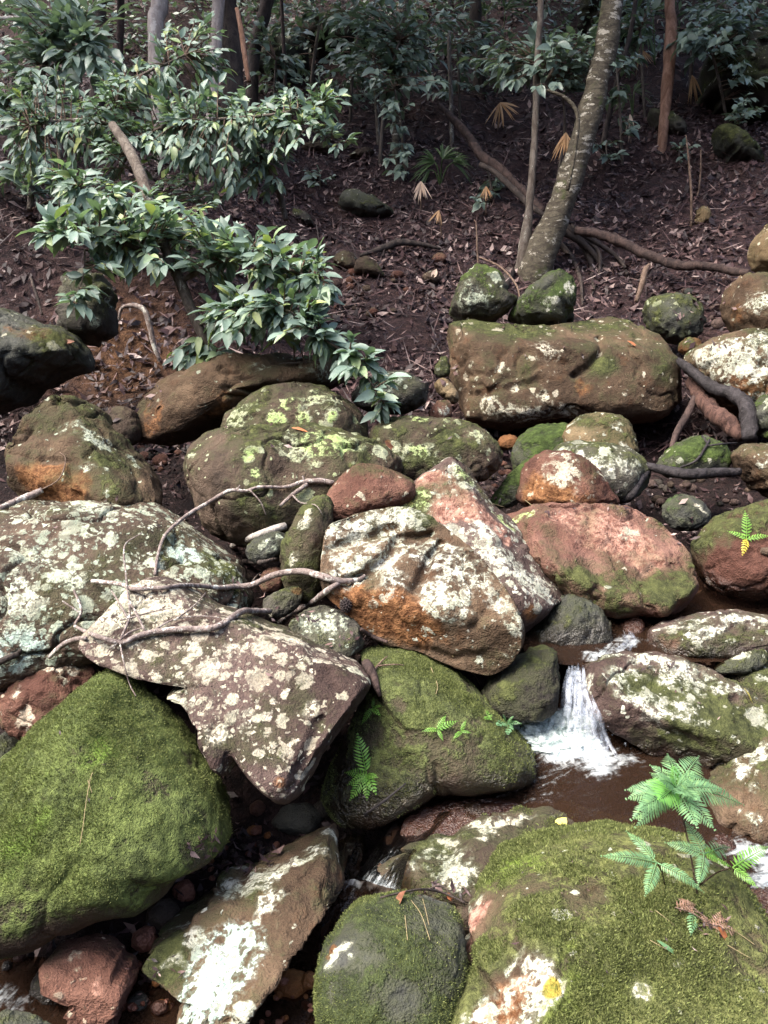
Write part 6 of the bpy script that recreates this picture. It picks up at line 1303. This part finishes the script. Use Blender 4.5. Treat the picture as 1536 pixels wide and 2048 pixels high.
fallen_leaf("brown leaf on top of the dark green round boulder", 800, 1802, 36, 26, "leaf_brown", 70, seed=7)
fallen_leaf("orange leaf on the twig pile beside the cascade slab", 898, 1795, 22, 12, "leaf_orange", -50, seed=8)
fallen_leaf("reddish leaf on the lime splashed mound", 600, 860, 34, 7, "leaf_orange", -8, seed=9)
fallen_leaf("dry brown leaf on the low dark green boulder", 784, 895, 34, 9, "leaf_brown", -40, seed=10)
fallen_leaf("pinkish leaf on the shaded boulder under the shrub", 136, 684, 22, 10, "leaf_brown", 10, seed=11)
fallen_leaf("pale fallen leaf in the litter beside the rust stone", 868, 548, 22, 12, "palm_pale", 60, seed=12)
def cone():
    p, n, d, _ = hit(692, 1214); c = p - FWD * .018 + UP * .006; root = empty("seed_cone", c); tag(root, "small black woody seed cone resting beside the grey lichen topped rock", "cone")
    _, U, tri = ico(3); mb = MB(); V = U * [.016, .016, .021]; mb.add(V + c, tri.tolist()); mb.build("core", M["cone"], root); mb = MB()
    for k in range(70):
        z = 1 - 2 * (k + .5) / 70; a = k * 2.39996; r = math.sqrt(1 - z * z); D = np.array([r * math.cos(a), r * math.sin(a), z]); q = c + D * [.016, .016, .021]
        Bm = basis(np.cross(D, [0, 0, 1.0]) + 1e-3, D); s = .0042
        mb.add((np.array([(-s, 0, 0), (0, s, 0), (s, 0, 0), (0, -s, 0), (0, 0, s * 1.3)])) @ Bm.T + q, [(0, 1, 4), (1, 2, 4), (2, 3, 4), (3, 0, 4)])
    tag(mb.build("scale", M["cone"], root, smooth=False), kind="stuff")
cone()

# ================= pebbles =================
_peb = {}
def pebble(px, py, w, h, pal, label, name="pebble", group=None, lift=0, wetv=1.0, sub=3, moss=-.3, lich=0):
    key = (sub, len(_peb) % 7); me0, U, tri = ico(sub)
    g, n, d, _ = hit(px, py); rg = np.random.default_rng(int(px * 7 + py)); a, b = w * d / FPX / 2, h * d / FPX / 2
    V = U * np.array([a, (a + b) * .5, b]); V = V * (1 + .16 * fbm(U * 1.3 + px, 2) + .05 * fbm(U * 4 + py, 2))[:, None]
    nn = rg.normal(size=(6, 3))
    for q in nn:
        q = q / np.linalg.norm(q); s = V @ q; m = np.quantile(s, .93); V = V - q * (np.maximum(s - m, 0) * .7)[:, None]
    th = rg.random() * 6.28; V = V @ np.array([[math.cos(th), -math.sin(th), 0], [math.sin(th), math.cos(th), 0], [0, 0, 1]]) if w < 40 else V
    if py > 1840: g = g.copy(); g[2] = max(g[2], Z0 - .35 * b + .012 * ((px * 13) % 3 - 1))          # stones breaking the water
    c = g + np.array([0, 0, b * .3 + lift]); me = me0.copy(); me.name = name; me.vertices.foreach_set("co", V.ravel()); me.update()
    me.attributes.new("wet", 'FLOAT', 'POINT').data.foreach_set("value", np.full(len(V), wetv, np.float32))
    o = link(name, me, None, c); ca, cb, cc = PAL[pal]; o["colour_a"], o["colour_b"], o["colour_c"] = list(ca), list(cb), list(cc)
    o["moss"] = float(moss); o["lichen"] = float(lich); o["lichen_a"] = [.5, .5, .4]; o["lichen_b"] = [.6, .6, .5]; o["moss_tint"] = [1., 1, 1]
    tag(o, label, "pebble" if name == "pebble" else name, group); add_bvh(o, V + c, tri); return o
pebble(368, 1790, 46, 50, 'wet_red', "smooth pinkish red cobble above the wedge boulder's edge", "cobble", wetv=.5, sub=4)
pebble(328, 1838, 70, 60, 'brown', "grey brown round cobble beside the pinkish one", "cobble", wetv=.2, sub=4)
pebble(290, 1890, 52, 50, 'wet_red', "dark red cobble between the pitted rock and the wedge", "cobble", wetv=.6, sub=4)
pebble(586, 2008, 84, 46, 'wet_orange', "flat wet orange stone beside the dark green boulder", "cobble", wetv=.45, sub=4)
pebble(618, 1965, 34, 34, 'wet_orange', "small wet orange stone behind the flat orange one", "cobble", wetv=.8)
pebble(515, 1620, 36, 30, 'red', "rounded dark stone in the black gap under the twig boulder", "cobble", wetv=.3)
pebble(598, 1645, 100, 50, 'slate', "flat dark stone at the top end of the wedge boulder", "cobble", wetv=.3, sub=4)
pebble(645, 1622, 40, 34, 'dark', "small dark stone beside the flat dark stone", "cobble", wetv=.3)
pebble(285, 1985, 30, 24, 'purple', "grey purple cobble on the gravel patch", "cobble", wetv=.6)
pebble(330, 2038, 52, 34, 'wet_orange', "pale orange stone at the very bottom of the gravel patch", "cobble", wetv=.5)
pebble(280, 2035, 44, 40, 'slate', "greenish grey stone at the bottom of the gravel patch", "cobble", wetv=.4)
pebble(320, 2020, 36, 24, 'red', "flat dark red stone on the gravel patch", "cobble", wetv=.7)
pebble(1535, 1105, 30, 16, 'brown', "tiny stone on the red waterline boulder", "pebble", wetv=0)
rgp = np.random.default_rng(77)
def scatter(n, cx, cy, rx, ry, smin, smax, pals, label, group, wetv):
    for _ in range(n):
        a, r = rgp.random() * 6.283, math.sqrt(rgp.random()); px, py = cx + rx * r * math.cos(a), cy + ry * r * math.sin(a)
        _, nr, d, o = hit(px, py)
        if o is not None and o is not ground and not o.name.startswith("pebble"): continue
        s = smin + (smax - smin) * rgp.random() ** 2; pebble(px, py, s, s * (.55 + .3 * rgp.random()), pals[rgp.integers(len(pals))], label, "pebble", group, wetv=wetv, sub=2)
scatter(46, 295, 2000, 75, 60, 12, 26, ['wet_red', 'purple', 'wet_orange', 'brown', 'wet_red'], "small wet reddish pebble on the gravel patch", "pebbles on the gravel patch", .7)
scatter(40, 560, 2030, 110, 45, 12, 24, ['wet_red', 'wet_orange', 'wet_red', 'wet_red'], "small wet rust red pebble near the flat orange stone", "pebbles round the flat orange stone", .5)
scatter(40, 470, 1710, 90, 60, 14, 30, ['purple', 'wet_red', 'wet_orange', 'brown'], "dark wet pebble in the gap above the wedge boulder", "pebbles above the wedge boulder", .6)
scatter(24, 60, 1960, 90, 40, 14, 36, ['red', 'purple', 'dark'], "dark wet pebble in the bottom corner pool", "pebbles in the corner pool", .8)
scatter(30, 1400, 980, 110, 40, 16, 34, ['purple', 'dark', 'brown'], "dim pebble in the gap above the salmon boulder", "pebbles above the salmon boulder", .1)
scatter(26, 330, 890, 70, 60, 16, 36, ['brown', 'dark', 'red'], "dim pebble in the gap behind the orange faced boulder", "pebbles behind the orange faced boulder", .1)
scatter(26, 720, 590, 120, 60, 12, 30, ['brown', 'purple', 'red'], "small stone in the leaf litter of the hollow", "stones in the litter hollow", 0)
scatter(20, 1000, 960, 70, 40, 14, 30, ['brown', 'red', 'purple'], "small stone between the low green boulder and the peak", "stones behind the peak", 0)
scatter(26, 1350, 640, 90, 60, 14, 34, ['brown', 'slate', 'purple'], "small stone among the roots behind the huge block", "stones among the roots", 0)

# ================= litter, moss tufts =================
def litter(name, n, region, Lr, mat="litter", lift=.012, seed=0, on_stone=False, wr=.38):
    rg = np.random.default_rng(seed); x0, x1, y0, y1 = region; mb_v, mb_f = [], []
    X = x0 + (x1 - x0) * rg.random(n); Y = y0 + (y1 - y0) * rg.random(n) ** 1.0
    keep = np.abs(X) < .60 * Y + .5; X, Y = X[keep], Y[keep]; n = len(X)
    dn = fbm(np.stack([X * 1.3, Y * 1.3, 0 * X], 1) + 3, 2); kk = rg.random(n) < np.clip(.75 + 1.2 * dn, .15, 1); X, Y = X[kk], Y[kk]; n = len(X)
    Z = terr(X, Y); e = .03; gx = (terr(X + e, Y) - Z) / e; gy = (terr(X, Y + e) - Z) / e
    N = np.stack([-gx, -gy, np.ones(n)], 1) + rg.normal(size=(n, 3)) * .42; N /= np.linalg.norm(N, axis=1)[:, None]
    A = np.cross(N, rg.normal(size=(n, 3))); A /= np.linalg.norm(A, axis=1)[:, None]; B = np.cross(N, A)
    L = (Lr[0] + (Lr[1] - Lr[0]) * rg.random((n, 1)) ** 1.6); W = L * (wr * .6 + wr * .8 * rg.random((n, 1))); C = np.stack([X, Y, Z + lift + .02 * rg.random(n)], 1); cu = L * (rg.random((n, 1)) - .3) * .5
    V = np.stack([C - A * L / 2 + N * cu, C - A * L * .08 + B * W / 2, C + A * L / 2 + N * cu, C - A * L * .08 - B * W / 2, C + A * .0], 1)
    F = np.arange(n)[:, None, None] * 5 + np.array([[0, 4, 1], [1, 4, 2], [2, 4, 3], [3, 4, 0]])[None]
    me = bpy.data.meshes.new(name); me.from_pydata(V.reshape(-1, 3).tolist(), [], F.reshape(-1, 3).tolist()); me.materials.append(M[mat]); me.update()
    o = link(name, me); return tag(o, kind="stuff")
litter("leaf_litter", 62000, (-6.5, 6.5, 4.4, 9.5), (.02, .11), seed=1)
litter("leaf_litter", 20000, (-9, 9, 9.5, 16), (.05, .15), seed=2)
litter("leaf_litter", 9000, (-2.2, 2.2, 1.5, 4.7), (.015, .06), seed=3, lift=.006)
def needles(n, region, seed):
    rg = np.random.default_rng(seed); x0, x1, y0, y1 = region; X = x0 + (x1 - x0) * rg.random(n); Y = y0 + (y1 - y0) * rg.random(n); k = np.abs(X) < .6 * Y + .5; X, Y = X[k], Y[k]; n = len(X)
    Z = terr(X, Y) + .03 + .03 * rg.random(n); a = rg.random(n) * 6.28; L = .08 + .25 * rg.random(n) ** 2; D = np.stack([np.cos(a), np.sin(a), .35 * np.sin(a) + rg.normal(size=n) * .2], 1) * L[:, None] / 2
    w = np.stack([-np.sin(a), np.cos(a), 0 * a + .5], 1) * (.0025 + .003 * rg.random(n))[:, None]; C = np.stack([X, Y, Z], 1)
    V = np.stack([C - D, C + w, C + D, C - w], 1).reshape(-1, 3); F = np.arange(4 * n).reshape(n, 4)
    me = bpy.data.meshes.new("leaf_litter"); me.from_pydata(V.tolist(), [], F.tolist()); me.materials.append(M["litter"]); tag(link("leaf_litter", me), kind="stuff")
needles(9000, (-5, 5, 4.4, 11), 5)

def caught_litter(spots, seed):
    """dead leaves and bits lodged in the joints between stones and on their tops"""
    rg = np.random.default_rng(seed); V, F = [], []
    for (cx, cy, rx, ry, n, s0, s1) in spots:
        for _ in range(n):
            a, r = rg.random() * 6.283, math.sqrt(rg.random()); p, nn, dd, o = hit(cx + rx * r * math.cos(a), cy + ry * r * math.sin(a))
            if nn[2] < .15: continue
            nn = nn + rg.normal(size=3) * .35; nn /= np.linalg.norm(nn); A = np.cross(nn, rg.normal(size=3)); A /= np.linalg.norm(A); B = np.cross(nn, A)
            L = (s0 + (s1 - s0) * rg.random() ** 1.7) * dd / FPX; W = L * (.12 + .35 * rg.random()); c = p + nn * .004 + np.array([0, 0, .004 + .01 * rg.random()]); cu = L * (rg.random() - .3) * .4; k = len(V) * 5
            V.append(np.stack([c - A * L / 2 + nn * cu, c + B * W / 2, c + A * L / 2 + nn * cu, c - B * W / 2, c])); F += [(k, k + 4, k + 1), (k + 1, k + 4, k + 2), (k + 2, k + 4, k + 3), (k + 3, k + 4, k)]
    me = bpy.data.meshes.new("leaf_litter"); me.from_pydata(np.concatenate(V).tolist(), [], F); me.materials.append(M["litter"]); tag(link("leaf_litter", me), kind="stuff")
caught_litter([(1370,1068,46,26,30,8,26),(985,990,40,30,26,8,26),(700,1288,80,18,36,8,24),(515,1165,50,40,24,8,24),(465,1712,95,50,110,10,36),(330,885,70,26,34,8,28),(1310,1345,50,14,14,8,22),(1260,1005,60,26,30,8,24),(1430,985,80,40,40,8,26),(880,730,60,50,50,8,26),(1420,650,80,50,60,8,26),(250,800,80,50,40,8,26),
    (600,1235,60,30,16,8,22),(880,1795,60,20,26,10,30),(1010,640,50,20,14,8,20),(560,870,130,30,8,8,20),(880,860,100,30,8,8,18),(1100,690,160,50,10,8,20),(200,1030,160,40,10,8,20),(500,1400,160,90,10,8,18),(1200,1030,130,20,10,8,20),(1400,1420,120,60,8,8,18),(1200,1850,260,130,16,8,20),(160,1560,140,120,6,8,16),(1430,1850,40,30,24,8,26),(300,1960,70,50,24,8,24)], 12)

def moss_tufts(o, n, size, thr, seed, clump=6.0, region=None):
    """little leafy moss shoots standing on a boulder: one part of that boulder"""
    rg = np.random.default_rng(seed); me = o.data; nv = len(me.vertices); co = np.empty(nv * 3); me.vertices.foreach_get("co", co); co = co.reshape(-1, 3)
    no = np.empty(nv * 3); me.vertices.foreach_get("normal", no); no = no.reshape(-1, 3)
    rd = lambda nm: (lambda a: (me.attributes[nm].data.foreach_get("value", a), a)[1])(np.zeros(nv, np.float32)) if nm in me.attributes else np.zeros(nv)
    Wd = co + np.array(o.location); view = ((CAM - Wd) * no).sum(1) > -.1
    sc = rd("mossv") + .6 * rd("fresh") - 1.2 * rd("crust") + .30 * fbm(co * clump + seed, 3)
    w = np.where(view & (sc > thr), np.clip(sc - thr, 0, .5) + .05, 0); w /= w.sum()
    i = rg.choice(nv, n, p=w); sp = np.linalg.norm(co[1] - co[0]) if False else .004
    P = co[i] + rg.normal(size=(n, 3)) * sp; Nn = no[i] + rg.normal(size=(n, 3)) * .55 + np.array([0, 0, .35]); Nn /= np.linalg.norm(Nn, axis=1)[:, None]
    P = P - no[i] * ((P - co[i]) * no[i]).sum(1)[:, None]
    B = np.cross(Nn, rg.normal(size=(n, 3))); B /= np.linalg.norm(B, axis=1)[:, None]; h = size * (.45 + .9 * rg.random((n, 1)) ** 1.5); wd = h * .15
    V = np.stack([P - B * wd, P + B * wd, P + Nn * h * .6 + B * wd * .8, P + Nn * h, P + Nn * h * .6 - B * wd * .8], 1).reshape(-1, 3)
    F = [tuple(range(5 * k, 5 * k + 5)) for k in range(n)]
    m2 = bpy.data.meshes.new("moss"); m2.from_pydata(V.tolist(), [], F); m2.materials.append(M["moss"]); c = link("moss", m2, o); c["kind"] = "stuff"
moss_tufts(front_moss, 75000, .0066, .72, 1)
moss_tufts(moss_dome, 60000, .0050, .75, 2)
moss_tufts(fern_dome, 40000, .0046, .6, 3)
moss_tufts(side_slab, 5000, .006, .45, 4)
moss_tufts(round_dark, 16000, .0045, .5, 5)
